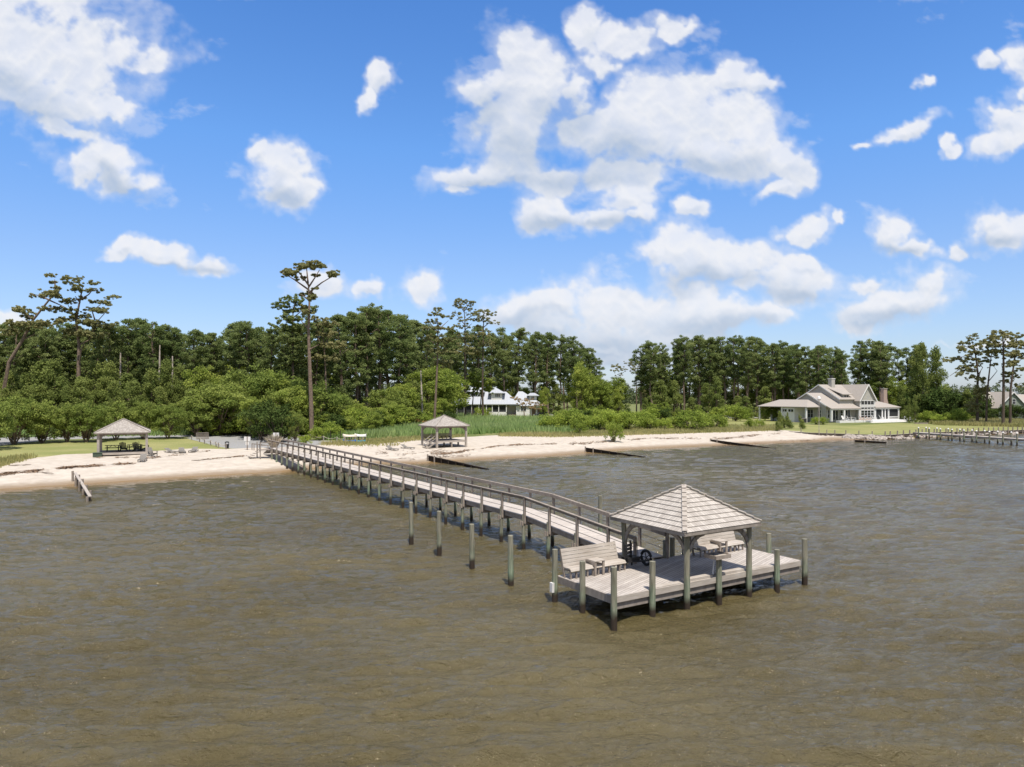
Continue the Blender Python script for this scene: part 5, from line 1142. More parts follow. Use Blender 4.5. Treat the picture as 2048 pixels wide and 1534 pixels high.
# ------------------------------------------------------------------ reeds, grasses, far woods (nobody could count these)
def blades(name, label, regions, m, hmin, hmax, wd, seed, cat='grass'):
    rs = np.random.RandomState(seed); PX = []
    for (poly, n) in regions:
        poly = np.array(poly, float); lo, hi = poly.min(0), poly.max(0); got = 0
        while got < n:
            q = rs.rand(n * 2, 2) * (hi - lo) + lo; wgt = (1.0 / np.maximum(q[:, 1] - HZ, 8)); q = q[inpoly([tuple(p) for p in poly], q[:, 0], q[:, 1])][:n - got]
            PX.append(q); got += len(q)
            if len(q) == 0: break
    q = np.concatenate(PX); z = np.full(len(q), .9)
    for _ in range(5):
        Y = F * (CH - z) / (q[:, 1] - HZ); X = (q[:, 0] - 1024) / F * Y; z = z * .4 + gh(X, Y) * .6
    X += rs.normal(0, .35, len(X)); Y += rs.normal(0, .8, len(X)); z = gh(X, Y)
    patch = np.sin(X * .35) * np.sin(Y * .23 + 1) + rs.normal(0, .45, len(X))
    h = (hmin + (hmax - hmin) * rs.rand(len(X))) * (1 + .15 * patch); an = rs.rand(len(X)) * 3.14; w = wd * rs.uniform(.6, 1.4, len(X))
    lx, ly = rs.normal(0, .22, len(X)) * h, rs.normal(0, .22, len(X)) * h
    cx, cy = np.cos(an) * w, np.sin(an) * w
    V = np.stack([np.stack([X - cx, Y - cy, z - .05], -1), np.stack([X + cx, Y + cy, z - .05], -1), np.stack([X + cx * .7 + lx * .6, Y + cy * .7 + ly * .6, z + h * .65], -1), np.stack([X + lx, Y + ly, z + h], -1)], 1).reshape(-1, 3)
    tone = np.repeat(np.clip(.5 + .3 * patch, 0, 1), 4); n = len(X)
    me = raw(name, V, np.arange(4 * n).reshape(n, 4), m, {'tone': tone}); o = bpy.data.objects.new(name, me); C.objects.link(o); kind(o, 'stuff', label); o['category'] = cat
L_reed = mat('reed_blades', b_leaf((0.22, 0.34, 0.10), (0.38, 0.46, 0.20), .45, (0.22, 0.34, 0.11)))
L_dry = mat('dry_grass', b_leaf((0.30, 0.30, 0.11), (0.48, 0.42, 0.20), .4, (0.3, 0.3, 0.12)))
L_plume = mat('plume_grass', b_leaf((0.42, 0.40, 0.26), (0.66, 0.56, 0.47), 0.35, (0.5, 0.45, 0.36)))
blades('reeds', 'tall green reeds filling the marsh behind the sand and the raised gazebo', [([(640, 872), (700, 842), (840, 836), (900, 832), (1000, 838), (1150, 841), (1200, 860), (1130, 867), (1000, 866), (840, 874), (700, 880), (650, 880)], 60000), ([(640, 850), (760, 828), (800, 840), (660, 868)], 9000), ([(445, 866), (450, 848), (505, 846), (510, 866)], 4500),
                ([(-60, 876), (-60, 862), (430, 862), (430, 870)], 5000)], L_reed, .7, 1.7, .10, 21, 'reeds')
blades('dune_grass', 'thin dry grass along the upper edge of the sand', [([(640, 889), (700, 882), (760, 880), (840, 874), (930, 871), (930, 873), (850, 880), (760, 888), (690, 891)], 5000), ([(1000, 868), (1130, 866), (1300, 861), (1560, 855), (1560, 861), (1300, 869), (1130, 874), (1000, 873)], 15000), ([(-80, 945), (0, 920), (50, 912), (60, 917), (0, 932), (-80, 955)], 3000),
                ([(1130, 860), (1330, 850), (1560, 850), (1560, 857), (1130, 868)], 7000), ([(700, 890), (800, 889), (800, 892), (700, 893)], 160)], L_dry, .2, .6, .07, 22)
blades('marsh_grass', 'pale green marsh grass behind the far right bulkhead', [([(1860, 846), (1900, 843), (2120, 842), (2120, 856), (2000, 853), (1870, 850)], 16000)], L_dry, .4, 1.2, .10, 23)
def plume(u, v, lb):
    rs = np.random.RandomState(9); x, y, z = gp(u, v); V = []; n = 420
    for i in range(n):
        a = rs.rand() * 6.28; r = rs.rand() * .35; h = rs.uniform(1.2, 2.3); l = rs.uniform(.1, .55) * h; b0 = np.array([r * math.cos(a), r * math.sin(a), 0]); tip = b0 + np.array([l * math.cos(a), l * math.sin(a), h * (1 - .25 * l)])
        s = np.array([-math.sin(a), math.cos(a), 0]) * .05; mid = (b0 * .4 + tip * .6) + np.array([0, 0, .15]); V += [b0 - s * .5, mid - s * 1.2, tip, mid + s * 1.2]
    me = raw('plume_grass', np.array(V), np.arange(4 * n).reshape(n, 4), L_plume, {'tone': np.repeat(rs.rand(n), 4)}); o = bpy.data.objects.new('plume_grass', me); C.objects.link(o); o.location = (x, y, z); o.scale = (1.2, 1.2, 1.1); tag(o, lb, 'ornamental grass')
plume(548, 897, 'pale pinkish plume grass clump growing beside the pier start')
# far woods on the horizon
rs = np.random.RandomState(31); cen, rad = [], []
for Yd, u0, u1, hmax, st in ((620, -500, 2700, 15, 9), (560, 1150, 1320, 9, 6), (480, 1880, 2200, 9, 8), (800, -500, 2700, 20, 9)):
    u = u0
    while u < u1:
        x = (u - 1024) / F * Yd; hh = hmax * rs.uniform(.8, 1.1)
        for zz_ in np.arange(1.5, hh, 3.0): cen.append((x + rs.normal(0, 2), Yd + rs.uniform(-12, 12), zz_ + rs.uniform(-1, 1))); rad.append((3.2, 3.2, 2.4))
        u += st
V, Fc, tn = leaves(rs, cen, rad, 34, 1.1, .3)
me = raw('distant_woods', V, Fc, mat('distant_leaves', b_leaf((0.085, 0.115, 0.055), (0.15, 0.17, 0.085), .2, (0.09, 0.12, 0.06))), {'tone': tn}); o = bpy.data.objects.new('distant_woods', me); C.objects.link(o); kind(o, 'stuff', 'low distant woods along the horizon'); o['category'] = 'woods'
#@@PART4
# ------------------------------------------------------------------ bulkhead, riprap and the neighbours' pier
M_wall = wood('bulkhead_boards', (0.19, 0.16, 0.135), (0.085, 0.07, 0.06), grain=(10, 10, 1.2))
M_stone = plain('riprap_stone', (0.33, 0.29, 0.255), 0.9, 0.35, 2.0)
O = Vector((*BK[0], 0)); t = thing('bulkhead', 'timber bulkhead wall with a row of posts in front of the big house lawn', 'sea wall', O)
m, cp = MB(), MB()
for a, b in zip(BK[:-1], BK[1:]):
    a, b = Vector((*a, 0)) - O, Vector((*b, 0)) - O; d = (b - a).normalized(); s = Vector((-d.y, d.x, 0)) * .14
    m.slab([a + Vector((0, 0, -1.3)), b + Vector((0, 0, -1.3)), b + Vector((0, 0, .72)), a + Vector((0, 0, .72))], .12, s.normalized())
    cp.bar(a + s * .4 + Vector((0, 0, .76)), b + s * .4 + Vector((0, 0, .76)), .34, .06); m.bar(a - s * .8 + Vector((0, 0, .4)), b - s * .8 + Vector((0, 0, .4)), .1, .16)
m.build('sheeting', M_wall, t); cp.build('cap', M_grey_l, t)
bps = [(1572, 862), (1602, 864.5), (1638, 866.5), (1653.5, 867), (1669.5, 868), (1691.5, 868.8), (1717.5, 869.5), (1744, 870)]
us_ = [1770, 1780, 1794.5, 1806.5, 1819, 1831.5, 1844, 1857, 1868, 1880, 1891.5, 1902.5, 1913.5, 1924, 1935, 1946, 1956.5, 1967, 1976.5, 1986.5, 1996, 2006, 2015.5, 2025, 2034.5, 2044, 2054]
for u in [p[0] for p in bps[1:]] + us_:
    # cross the sight line with the bulkhead line
    tn = (u - 1024) / F
    for a, b in zip(BK[:-1], BK[1:]):
        den = (b[0] - a[0]) - tn * (b[1] - a[1]); q = (tn * a[1] - a[0]) / den
        if -0.01 <= q <= 1.01:
            x, y = a[0] + (b[0] - a[0]) * q, a[1] + (b[1] - a[1]) * q; k = Vector((x - .1, y - .28, 0)) - O
            MB().tube([(k.x, k.y, -1.3), (k.x, k.y, 1.55)], .13 if u > 1760 else .1, 8).build('bulkhead_post', M_rail if u > 1760 else M_grey, t); break
rk = []
for i in range(4):
    rs = np.random.RandomState(600 + i); bm_v = []
    import bmesh
    bm = bmesh.new(); bmesh.ops.create_icosphere(bm, subdivisions=2, radius=.5)
    for v in bm.verts: v.co *= 1 + rs.uniform(-.22, .22); v.co.z *= .65
    me = bpy.data.meshes.new('riprap_stone'); bm.to_mesh(me); bm.free(); me.materials.append(M_stone); rk.append(me)
rs = np.random.RandomState(61)
def stones(pts, n, smin, smax, label, group):
    pts = [Vector((*p, 0)) for p in pts]; Ls = [(b - a).length for a, b in zip(pts[:-1], pts[1:])]; T = sum(Ls)
    for i in range(n):
        q = rs.rand() * T; k = 0
        while q > Ls[k] and k < len(Ls) - 1: q -= Ls[k]; k += 1
        d = (pts[k + 1] - pts[k]).normalized(); s = Vector((-d.y, d.x, 0)); off = -rs.uniform(.5, 2.8); p = pts[k] + d * q + s * off
        o = bpy.data.objects.new('riprap_stone', rk[rs.randint(4)]); C.objects.link(o); o.location = (p.x, p.y, .45 + off * .16 + rs.uniform(-.08, .08)); o.rotation_euler = (rs.rand() * .6, rs.rand() * .6, rs.rand() * 6.3)
        z = rs.uniform(smin, smax); o.scale = (z, z * rs.uniform(.7, 1.1), z * rs.uniform(.7, 1.1)); tag(o, label, 'stone', group)
stones([w0(1690, 869, .7), BK[2]], 80, .7, 1.5, 'grey brown riprap stone heaped below the left part of the bulkhead', 'riprap stones left of the bulkhead corner')
stones([BK[2], BK[3]], 45, .5, 1.1, 'small riprap stone at the foot of the bulkhead left of the neighbouring pier', 'riprap stones left of the neighbouring pier')
stones([BK[3], BK[4]], 55, .5, 1.1, 'small riprap stone at the foot of the bulkhead behind the neighbouring pier', 'riprap stones behind the neighbouring pier')
a = Vector((82.8, 145.5, 0)); b = Vector((89.3, 121, 0)); d = (b - a).normalized(); s = Vector((-d.y, d.x, 0)); L = (b - a).length
t = thing('neighbouring_pier', 'low grey pier with white capped posts at the right edge below the bulkhead', 'pier', a)
MB().slab([s * -.8 + Vector((0, 0, 1.2)), s * .8 + Vector((0, 0, 1.2)), s * .8 + d * L + Vector((0, 0, 1.2)), s * -.8 + d * L + Vector((0, 0, 1.2))], .06).build('deck', M_deck, t)
for q in (-.78, .78): MB().bar(s * q + Vector((0, 0, 1.02)), s * q + d * L + Vector((0, 0, 1.02)), .07, .24).build('stringer', M_grey_l, t)
n = 9
for i in range(n + 1):
    for sd_ in (-.95, .95):
        p = d * (L * (i + .6) / (n + .6)) + s * sd_
        MB().tube([(p.x, p.y, -1.5), (p.x, p.y, 2.1)], .13, 8).build('piling', M_pile, t)
        MB().tube([(p.x, p.y, 2.1), (p.x, p.y, 2.16), (p.x, p.y, 2.34)], [.17, .17, .02], 8).build('piling_cap', M_white, t)
    MB().bar(d * (L * (i + .6) / (n + .6)) + s * -1.0 + Vector((0, 0, .85)), d * (L * (i + .6) / (n + .6)) + s * 1.0 + Vector((0, 0, .85)), .1, .2).build('pile_cap', M_rail, t)
t = thing('lamp_post', 'tall thin lamp post with white globe at the lawn edge before the big house', 'lamp', (*w0(1638, 866, .8), .5))
MB().tube([(0, 0, 0), (0, 0, 7.1)], .06, 8).build('post', M_grey_l, t); MB().tube([(0, 0, 7.1), (0, 0, 7.2), (0, 0, 7.5), (0, 0, 7.9), (0, 0, 8.05)], [.12, .3, .42, .3, .08], 10).build('globe', M_white, t)

# ------------------------------------------------------------------ houses
def b_siding(c0, c1, pitch=.18):
    def b(nt):
        v = objc(nt); s = nt.nodes.new('ShaderNodeSeparateXYZ'); nt.links.new(v, s.inputs[0])
        fr = mth(nt, 'FRACT', mth(nt, 'DIVIDE', s.outputs[2], pitch)); n = tex(nt, 'ShaderNodeTexNoise', v, 1.5, Detail=6.0, Roughness=.7)
        c = mixc(nt, rng_(nt, n.outputs[0], .3, .7), c0, c1); bp = nd(nt, 'ShaderNodeBump', {'Strength': .6, 'Distance': .04, 'Height': fr}); return pbsdf(nt, c, .85, bp.outputs[0], .2)
    return b
M_sid = mat('grey_shingle_siding', b_siding((0.37, 0.36, 0.33), (0.47, 0.455, 0.415))); M_wsid = mat('white_siding', b_siding((0.66, 0.655, 0.63), (0.74, 0.735, 0.71))); M_tsid = mat('sage_siding', b_siding((0.20, 0.235, 0.195), (0.25, 0.29, 0.245)))
M_trim = plain('white_trim', (0.68, 0.675, 0.66), .5, .04)
def b_roofs(c0, c1, c2):
    def b(nt):
        v = objc(nt); n = tex(nt, 'ShaderNodeTexNoise', v, 5.0, Detail=6.0, Roughness=.8); n2 = tex(nt, 'ShaderNodeTexNoise', v, .5, Detail=3.0)
        c = mixc(nt, rng_(nt, n.outputs[0], .35, .65), c0, c1); c = mixc(nt, mth(nt, 'MULTIPLY', n2.outputs[0], .4), c, c2); bp = nd(nt, 'ShaderNodeBump', {'Strength': .5, 'Distance': .05, 'Height': n.outputs[0]}); return pbsdf(nt, c, .9, bp.outputs[0], .15)
    return b
M_roof = mat('brown_grey_roofing', b_roofs((0.26, 0.235, 0.21), (0.37, 0.335, 0.30), (0.37, 0.335, 0.295)))
def b_metal(nt):
    v = objc(nt); s = nt.nodes.new('ShaderNodeSeparateXYZ'); nt.links.new(v, s.inputs[0]); fr = mth(nt, 'FRACT', mth(nt, 'DIVIDE', s.outputs[0], .5)); ed = mth(nt, 'LESS_THAN', fr, .14)
    c = mixc(nt, ed, (0.40, 0.42, 0.45), (0.25, 0.27, 0.31)); return pbsdf(nt, c, .45, None, .4)
M_metal = mat('white_metal_roof', b_metal)
M_glass = plain('window_glass', (0.02, 0.025, 0.03), .08, .1, 2, .8); M_screen = plain('insect_screen', (0.025, 0.028, 0.028), .8); M_brick = plain('pale_brick', (0.36, 0.275, 0.235), .9, .3, 5.0); M_darkm = plain('dark_cap', (.03, .03, .03), .6)
def wall(par, a0, a1, b0, b1, z0, z1, mt, name='wall'): return MB().box(a0, a1, b0, b1, z0, z1).build(name, mt, par)
def gable(par, a0, a1, b0, b1, ze, zr, ax, wm, rm, oh=.45, z0=0, th=.22, ends=(1, 1)):
    """gabled block, ridge along ax; roof slabs with barge boards"""
    wall(par, a0, a1, b0, b1, z0, ze, wm); m, tr, gw = MB(), MB(), MB()
    if ax == 'a':
        c = (b0 + b1) / 2; k = (zr - ze) / ((b1 - b0) / 2)
        for s, e in ((-1, b0), (1, b1)):
            eo = e + s * oh; zo = ze - k * oh; o = [ends[0] * oh, ends[1] * oh]
            m.slab([(a0 - o[0], eo, zo + th), (a1 + o[1], eo, zo + th), (a1 + o[1], c, zr + th), (a0 - o[0], c, zr + th)], th * .9)
            for q, aa in ((0, a0 - o[0] - .03), (1, a1 + o[1] + .03)):
                if ends[q]: tr.bar((aa, eo, zo + th * .5), (aa, c, zr + th * .5), .06, .3)
        gw.slab([(a0 + .002, b0, ze), (a0 + .002, b1, ze), (a0 + .002, c, zr)], a1 - a0 - .004, (1, 0, 0))
    else:
        c = (a0 + a1) / 2; k = (zr - ze) / ((a1 - a0) / 2)
        for s, e in ((-1, a0), (1, a1)):
            eo = e + s * oh; zo = ze - k * oh; o = [ends[0] * oh, ends[1] * oh]
            m.slab([(eo, b0 - o[0], zo + th), (eo, b1 + o[1], zo + th), (c, b1 + o[1], zr + th), (c, b0 - o[0], zr + th)], th * .9)
            for q, bb in ((0, b0 - o[0] - .03), (1, b1 + o[1] + .03)):
                if ends[q]: tr.bar((eo, bb, zo + th * .5), (c, bb, zr + th * .5), .06, .3)
        gw.slab([(a0, b0 + .002, ze), (a1, b0 + .002, ze), (c, b0 + .002, zr)], b1 - b0 - .004, (0, 1, 0))
    gw.build('gable_wall', wm, par); r = m.build('roof', rm, par)
    if tr.v: kind_ = tr.build('barge_boards', M_trim, r)
    return r
def hip(par, a0, a1, b0, b1, ze, zr, rm, ridge=None, th=.16, name='roof'):
    """hipped roof; ridge = (a,b,a,b)"""
    if ridge is None: ca, cb_ = (a0 + a1) / 2, (b0 + b1) / 2; ridge = (ca, cb_, ca, cb_)
    r0, r1 = (ridge[0], ridge[1], zr), (ridge[2], ridge[3], zr); m = MB()
    c = [(a0, b0, ze), (a1, b0, ze), (a1, b1, ze), (a0, b1, ze)]
    along = abs(ridge[2] - ridge[0]) >= abs(ridge[3] - ridge[1])
    o = len(m.v); V_ = c + [r0, r1]
    F_ = [(0, 1, 5, 4), (1, 2, 5), (2, 3, 4, 5), (3, 0, 4)] if along else [(0, 1, 4), (1, 2, 5, 4), (2, 3, 5), (3, 0, 4, 5)]
    m.add(V_, F_); m.add([(p[0], p[1], p[2] - th) for p in c], [(3, 2, 1, 0)]); m.add(c + [(p[0], p[1], p[2] - th) for p in c], [(i, 4 + i, 4 + (i + 1) % 4, (i + 1) % 4) for i in range(4)])
    return m.build(name, rm, par)
def window(par, face, pos, c, z0, z1, w, nx=1, nz=1, gm=None, name='window', fr=.09):
    """window with frame, bars and pane; face L looks to -a, F looks to -b, R to +a"""
    m = MB(); g = MB()
    def bx(c0, c1, za, zb, d0, d1, mm):
        if face == 'F': mm.box(c0, c1, pos - d1, pos - d0, za, zb)
        elif face == 'L': mm.box(pos - d1, pos - d0, c0, c1, za, zb)
        else: mm.box(pos + d0, pos + d1, c0, c1, za, zb)
    h = w / 2
    bx(c - h - fr, c - h, z0 - fr, z1 + fr, -.02, .09, m); bx(c + h, c + h + fr, z0 - fr, z1 + fr, -.02, .09, m); bx(c - h, c + h, z0 - fr, z0, -.02, .09, m); bx(c - h, c + h, z1, z1 + fr, -.02, .09, m)
    for i in range(1, nx): q = c - h + w * i / nx; bx(q - .06, q + .06, z0, z1, -.01, .075, m)
    for i in range(1, nz): q = z0 + (z1 - z0) * i / nz; bx(c - h, c + h, q - .03, q + .03, -.01, .065, m)
    f = m.build(name, M_trim, par); bx(c - h, c + h, z0, z1, 0.0, .03, g); g.build('pane', gm or M_glass, f); return f
HX, HY = (1652 - 1024) / F * 195, 195
hz = g1(HX, HY)
H = thing('shore_house', 'big grey shingled house with gables, white trim and a screened porch on the right lawn', 'house', (HX, HY, 0), R(27))
hz -= .1
gable(H, 0, 9.5, 0, 12.3, 5.9, 9.2, 'a', M_sid, M_roof, z0=hz)
gable(H, 6, 15.2, .4, 13.8, 7.7, 11.6, 'a', M_sid, M_roof, z0=5, ends=(1, 0))
gable(H, 12, 18.4, -1.4, 7.1, 7.5, 11.62, 'b', M_sid, M_roof, z0=hz, ends=(1, 0))
gable(H, 18.5, 27, 6.5, 13, 7.3, 10.4, 'a', M_sid, M_roof, z0=hz, oh=.3)
# porch roof along the front
MB().slab([(-.4, -2.0, 5.15), (11.9, -2.0, 5.15), (11.9, .35, 6.25), (-.4, .35, 6.25)], .2).build('porch_roof', M_roof, H)
for a in (0.15, 5.2, 11.5): MB().box(a - .22, a + .22, -1.85, -1.41, hz + .5, 4.98).build('porch_column', M_trim, H)
MB().box(-.1, 11.9, -1.9, -1.38, 4.7, 4.97).build('porch_beam', M_trim, H)
# carport and garage on the left
hip(H, -5.6, .3, 1.6, 19.5, 5.55, 7.5, M_roof, (-1.2, 5, -1.2, 15))
for (a, b) in ((-5.2, 2.2), (-5.2, 10.5), (-5.2, 18.8)): MB().box(a - .2, a + .2, b - .2, b + .2, hz, 5.4).build('carport_post', M_trim, H)
wall(H, -.6, 6, 12.3, 19, hz, 5.4, M_wsid)
MB().slab([(-.6, 12.3, 7.4), (6, 12.3, 7.4), (6, 19.2, 5.4), (-.6, 19.2, 5.4)], .2).build('roof', M_roof, H)
wall(H, -5.05, -.62, 6.3, 11.0, hz, 5.3, M_wsid, 'garage_wall')
for b in (7.5, 9.8): window(H, 'L', -5.05, b, hz + 3.0, hz + 3.7, 1.7, 2, 1, name='garage_window')
# left gable windows
window(H, 'L', 0, 9.0, 2.7, 4.6, .95, 1, 2); window(H, 'L', 0, 5.6, 2.5, 4.7, 2.7, 3, 2); window(H, 'L', 0, 2.1, 2.7, 4.6, 1.0, 2, 2)
window(H, 'F', 0, 1.0, 2.5, 4.6, .8, 1, 2); window(H, 'F', 0, 3.7, 1.9, 4.6, 2.1, 2, 1, name='sliding_door'); window(H, 'F', 0, 6.2, 2.5, 4.6, .9, 1, 2); window(H, 'F', 0, 8.8, 1.9, 4.6, 1.8, 2, 1, name='sliding_door')
wall(H, 9.52, 12, 0, 2, hz, 5.4, M_sid)
# front bay
window(H, 'F', -1.4, 15.2, 2.35, 4.45, 5.4, 4, 3, fr=.14); window(H, 'F', -1.4, 15.2, 4.85, 5.3, 5.4, 4, 1, fr=.14); window(H, 'F', -1.4, 15.2, 6.1, 7.15, 5.4, 4, 1, fr=.14)
MB().box(11.96, 18.44, -1.52, -1.405, 5.55, 5.85).build('trim_band', M_trim, H)
for a in (12.06, 18.34): MB().box(a - .12, a + .12, -1.5, -1.405, hz + .5, 7.4).build('corner_board', M_trim, H)
# dormer on the front slope
wall(H, 7.9, 10.6, .9, 5.0, 7.2, 9.0, M_sid); MB().slab([(7.2, .4, 9.05), (11.4, .4, 9.05), (11.4, 6.6, 11.3), (7.2, 6.6, 11.3)], .2).build('dormer_roof', M_roof, H)
window(H, 'F', .9, 9.3, 7.35, 8.85, 1.8, 2, 2)
# chimneys
c_ = MB().box(9.2, 10.6, 5.6, 6.8, 9, 13.4).build('chimney', M_sid, H); MB().box(9.1, 10.7, 5.5, 6.9, 13.4, 13.6).build('chimney_trim', M_trim, c_); MB().box(9.5, 10.3, 5.9, 6.5, 13.6, 14.5).build('chimney_cap', M_darkm, c_)
c_ = MB().box(28.0, 29.5, 2.6, 3.6, hz, 10.6).build('chimney', M_brick, H); MB().box(27.9, 29.6, 2.5, 3.7, 10.6, 10.8).build('chimney_cap', M_grey_l, c_)
MB().slab([(29.5, 2.65, hz), (30.4, 2.65, hz), (30.4, 2.65, 5.5), (29.5, 2.65, 8)], .9, (0, 1, 0)).build('chimney_shoulder', M_brick, c_)
# screened porch on the right
hip(H, 18.2, 29.4, -1.9, 6.6, 5.3, 7.0, M_roof, (18.3, 2.4, 25.0, 2.4)); 
for a in (18.6, 21.6, 22.9, 24.4, 28.9): MB().box(a - .22, a + .22, -1.5, -1.2, hz + .5, 5.15).build('porch_column', M_trim, H)
MB().box(18.4, 29.1, -1.52, -1.18, 4.75, 5.12).box(18.4, 29.1, -1.45, -1.2, hz + .5, 1.9).build('porch_beam', M_trim, H)
for (a0, a1, z_) in ((18.85, 21.35, 2.0), (21.85, 22.65, 2.0), (24.65, 28.65, 2.7)): MB().box(a0, a1, -1.32, -1.28, z_, 4.74).build('screen', M_screen, H)
MB().box(28.92, 28.96, -1.2, 6, 2.4, 4.7).build('screen', M_screen, H); MB().box(24.6, 28.7, -1.4, -1.2, 2.45, 2.62).build('porch_rail', M_trim, H)
for a in np.arange(24.7, 28.7, .22): pass
m = MB(); [m.box(a, a + .07, -1.34, -1.28, 1.9, 2.45) for a in np.arange(24.7, 28.7, .24)]; m.build('balusters', M_trim, H)
wall(H, 18.45, 29, -.6, 6, hz, 1.75, M_sid, 'porch_base')
# deck with steps
MB().box(1.5, 12, -3.2, -1.95, hz, 1.78).box(12.01, 27.5, -5.4, -1.55, hz, 1.75).build('terrace', M_trim, H)
for i in range(3): MB().box(10.5 + .0, 25.5, -5.9 - i * .5, -5.41 - i * .5, hz, 1.5 - i * .26).build('step', M_white, H)
MB().bar((25.9, -5.2, 2.7), (25.9, -7.0, 1.9), .07, .1).bar((27.3, -5.2, 2.7), (27.3, -7.0, 1.9), .07, .1).box(25.86, 25.94, -7.04, -6.96, .9, 1.95).box(27.26, 27.34, -7.04, -6.96, .9, 1.95).box(25.86, 25.94, -5.24, -5.16, 1.7, 2.75).box(27.26, 27.34, -5.24, -5.16, 1.7, 2.75).build('stair_rail', M_trim, H)
def houseloc(a, b, z): c, s = math.cos(R(27)), math.sin(R(27)); return (HX + a * c - b * s, HY + a * s + b * c, z)
cg = 'white adirondack chairs at the big house'
M_pink = plain('faded_pink_paint', (0.62, 0.46, 0.38), .6)
wc = make_adirondack(M_trim, cg); wc.scale = (1.35,) * 3; wc.location = houseloc(4.2, -2.5, 1.78); wc.rotation_euler = (0, 0, R(27)); wc['label'] = 'white adirondack chair by the big house, leftmost on the terrace'
for a, b, rz, lb in ((6.2, -2.6, 60, 'white adirondack chair right of the porch column, second from left on the terrace'), (7.6, -2.9, 65, 'white adirondack chair third from left on the terrace of the big house'), (15.6, -3.3, 80, 'white adirondack chair before the tall bay window of the big house'), (19.2, -3.0, 70, 'white adirondack chair before the left porch screen of the big house')):
    copy_tree(wc, houseloc(a, b, 1.77), R(rz), lb, cg, (1.35,) * 3)
for a, lb in ((26.2, 'white adirondack chair on the lawn right of the terrace stair, left of two'), (27.8, 'white adirondack chair on the lawn right of the terrace stair, right of two')):
    copy_tree(wc, (*houseloc(a + .8, -4.6 - 1.4, 0)[:2], hz + .12), R(30), lb, cg, (1.35,) * 3)
pk = make_adirondack(M_pink, 'pinkish adirondack chairs on the terrace'); pk.scale = (1.35,) * 3; pk.location = houseloc(11.0, -2.8, 1.78); pk.rotation_euler = (0, 0, R(75)); pk['label'] = 'faded pink adirondack chair on the terrace just left of the bay window'
copy_tree(pk, houseloc(12.9, -3.4, 1.76), R(60), 'faded pink adirondack chair on the terrace below the bay window corner', 'pinkish adirondack chairs on the terrace', (1.35,) * 3)
x, y, z = gp(1607, 846); t = thing('air_conditioner', 'grey air conditioning unit on the ground beside the grey house wall', 'air conditioner', (x, y, z)); MB().box(-.7, .7, -.5, .5, .1, 1.3).build('cabinet', M_grey, t); m = MB(); [m.box(-.64, .64, -.54, -.505, .2 + i * .13, .27 + i * .13) for i in range(8)]; m.build('grille', M_darkm, t)
x, y, z = gp(1841, 847.5); o = MB(); [o.bar((-1.6 + i * .45, -.4, .2), (-1.6 + i * .45, .4, .2), .3, .1) for i in range(8)]; o.box(-1.8, 1.8, -.45, -.4, 0, .3); o = o.build('low_bench', M_rail, None, (x, y, z)); tag(o, 'low brown slatted bench on the lawn right of the screened porch', 'bench')

# white roofed house
wy = 232.0; wx = (905 - 1024) / F * wy; wz = g1(wx + 12, wy)
Wh = thing('white_roofed_house', 'low white house with white metal hipped roofs and a screened porch behind the reeds', 'house', (wx, wy, 0), 0)
k = wy / F
hip(Wh, -1, 22.2, -.6, 13, 5.85, 9.9, M_metal, (6, 6, 17.5, 6)); wall(Wh, .5, 17.6, 1.0, 12, wz - .2, 5.7, M_wsid)
MB().box(8.0, 17.7, -.1, .1, wz - .2, 3.25).build('porch_wall', M_wsid, Wh)
for i, a in enumerate((1.5, 3.9, 6.3, 8.6, 11.1, 13.0, 15.1, 17.6)): MB().box(a - .13, a + .13, -.22, .1, 2.0 if a < 8 else 3.2, 5.7).build('porch_post', M_trim, Wh)
MB().box(.6, 17.5, .12, .16, 2.6, 5.55).build('screen', M_screen, Wh); MB().box(.5, 17.7, -.15, .1, 5.5, 5.7).build('porch_beam', M_trim, Wh)
wall(Wh, 17.7, 21, 2.2, 12, wz - .2, 5.7, M_sid); wall(Wh, 21, 25.2, .4, 12, wz - .2, 5.7, M_wsid)
MB().box(20.8, 21.1, .2, .5, wz, 5.7).build('porch_post', M_trim, Wh)
window(Wh, 'F', .4, 22.7, 3.6, 5.3, .7, 1, 2); window(Wh, 'F', .4, 23.7, 3.6, 5.3, .7, 1, 2)
m = MB(); [m.box(18.3 + i * 0, 20.6, 1.2 - i * .35, 1.55 - i * .35, wz, 2.7 - i * .3) for i in range(5)]; m.build('brick_steps', M_brick, Wh)
wall(Wh, 25.2, 29, 1.5, 11, wz - .2, 5.3, M_wsid); hip(Wh, 18.6, 30.2, -.1, 12, 5.35, 10.0, M_metal, (21.6, 6, 23.0, 6))
for a in (26.6, 28.4): window(Wh, 'F', 1.5, a, wz, 4.6, 1.3, 1, 1, plain('garage_door_brown', (.16, .11, .08), .7), 'garage_door', .15)
wall(Wh, 25.2, 27.6, 2.4, 7, 7, 8.7, M_wsid); hip(Wh, 24.4, 28.4, 1.6, 8, 8.65, 9.5, M_metal, (25.5, 4.5, 27, 4.5)); window(Wh, 'F', 2.4, 26.3, 7.3, 8.3, .9, 2, 1)
wall(Wh, 12.6, 16.2, 1.6, 7, 7.2, 9.5, M_wsid); hip(Wh, 11.6, 17.2, .9, 8, 9.5, 11.3, M_metal, (13.2, 4.5, 14.0, 4.5)); window(Wh, 'F', 1.6, 14.7, 8.2, 9.2, 1.5, 3, 1)
wall(Wh, 5.0, 9.5, 3.5, 9, 7.5, 9.7, M_wsid); hip(Wh, 4.2, 10.4, 2.8, 10, 9.7, 11.4, M_metal, (6, 6, 9, 6)); window(Wh, 'F', 3.5, 7.0, 8.5, 9.4, 1.6, 3, 1)
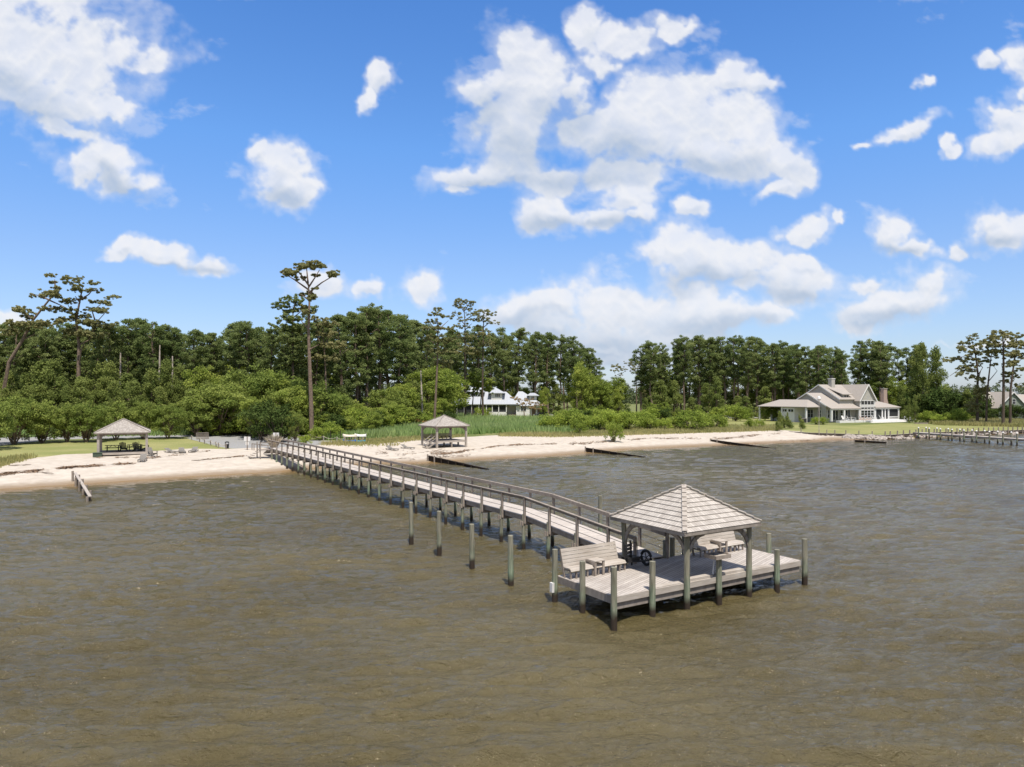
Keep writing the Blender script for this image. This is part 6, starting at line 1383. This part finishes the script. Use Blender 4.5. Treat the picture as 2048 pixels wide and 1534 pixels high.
# green house at the right edge
gy = 222.0; gx_ = (1958 - 1024) / F * gy; gz = g1(gx_, gy)
G = thing('green_house', 'sage green gabled house behind the trees at the right picture edge', 'house', (gx_, gy, 0), R(8))
gable(G, 0, 9, 0, 11, 5.6, 9.4, 'a', M_tsid, M_roof, z0=gz - .2); gable(G, 4, 14, -3, 8, 4.9, 9.6, 'b', M_tsid, M_roof, z0=gz - .2)
window(G, 'F', -3, 9.4, 6.0, 7.5, 1.1, 1, 2); window(G, 'F', -3, 9.4, 2.7, 4.3, 1.3, 1, 2); window(G, 'F', -3, 12.6, 3.0, 4.0, 1.2, 2, 1)
wall(G, .6, 3.6, -.9, 2, 6.1, 7.4, M_wsid); MB().slab([(0, -1.3, 7.4), (4.2, -1.3, 7.4), (4.2, 4, 8.9), (0, 4, 8.9)], .2).build('dormer_roof', M_roof, G); window(G, 'F', -.9, 2.1, 6.4, 7.2, 2.2, 3, 1)
MB().slab([(14, -3, 4.9), (22, -3, 4.9), (22, 3, 9), (14, 3, 9)], .2).build('roof', M_roof, G); wall(G, 14.02, 22, -2.6, 8, gz - .2, 4.8, M_tsid)

# parked car
x, y, z = gp(1083, 831.5); y = 226; x = (1083 - 1024) / F * y; z = g1(x, y)
t = thing('parked_car', 'dark blue sport utility car parked on the drive right of the white roofed house', 'car', (x, y, z), R(6))
M_car = plain('dark_blue_paint', (0.014, 0.015, 0.032), .25, .1, 3, .6); M_tyre = plain('tyre', (.02, .02, .02), .85); M_rim = plain('alloy_rim', (.45, .45, .47), .35)
pr = [(-2.35, .45), (-2.4, .95), (-2.2, 1.1), (-1.3, 1.18), (-.75, 1.72), (1.5, 1.78), (2.15, 1.2), (2.35, 1.05), (2.4, .5), (2.1, .38), (-2.1, .38)]
MB().slab([(p[0], -.92, p[1]) for p in pr], 1.84, (0, 1, 0)).build('body', M_car, t, bevel=.08)
for s in (-.935, .935):
    for (a0, a1, a2, a3) in ((-1.15, -.72, .1, .1), (.2, .2, 1.3, 1.4)):
        MB().slab([(a0, s, 1.2), (a1, s, 1.62), (a2, s, 1.66), (a3, s, 1.2)], .02, (0, 1, 0)).build('side_window', M_glass, t)
for (a, s) in ((-1.45, -1), (-1.45, 1), (1.45, -1), (1.45, 1)):
    w_ = MB().tube([(a, s * .72, .38), (a, s * .96, .38)], .38, 16).build('wheel', M_tyre, t); MB().tube([(a, s * .955, .38), (a, s * .975, .38)], .24, 12).build('rim', M_rim, w_)
for s in (-.65, .65): MB().box(-2.43, -2.36, s - .2, s + .2, .8, .98).build('headlight', M_rim, t); MB().box(2.3, 2.4, s - .2, s + .2, .95, 1.15).build('tail_light', plain('red_lens', (.35, .02, .02), .3), t)
for o in C.objects:
    if o.get('label') and len(str(o['label']).split()) > 16: print('LONG', len(o['label'].split()), o['label'])
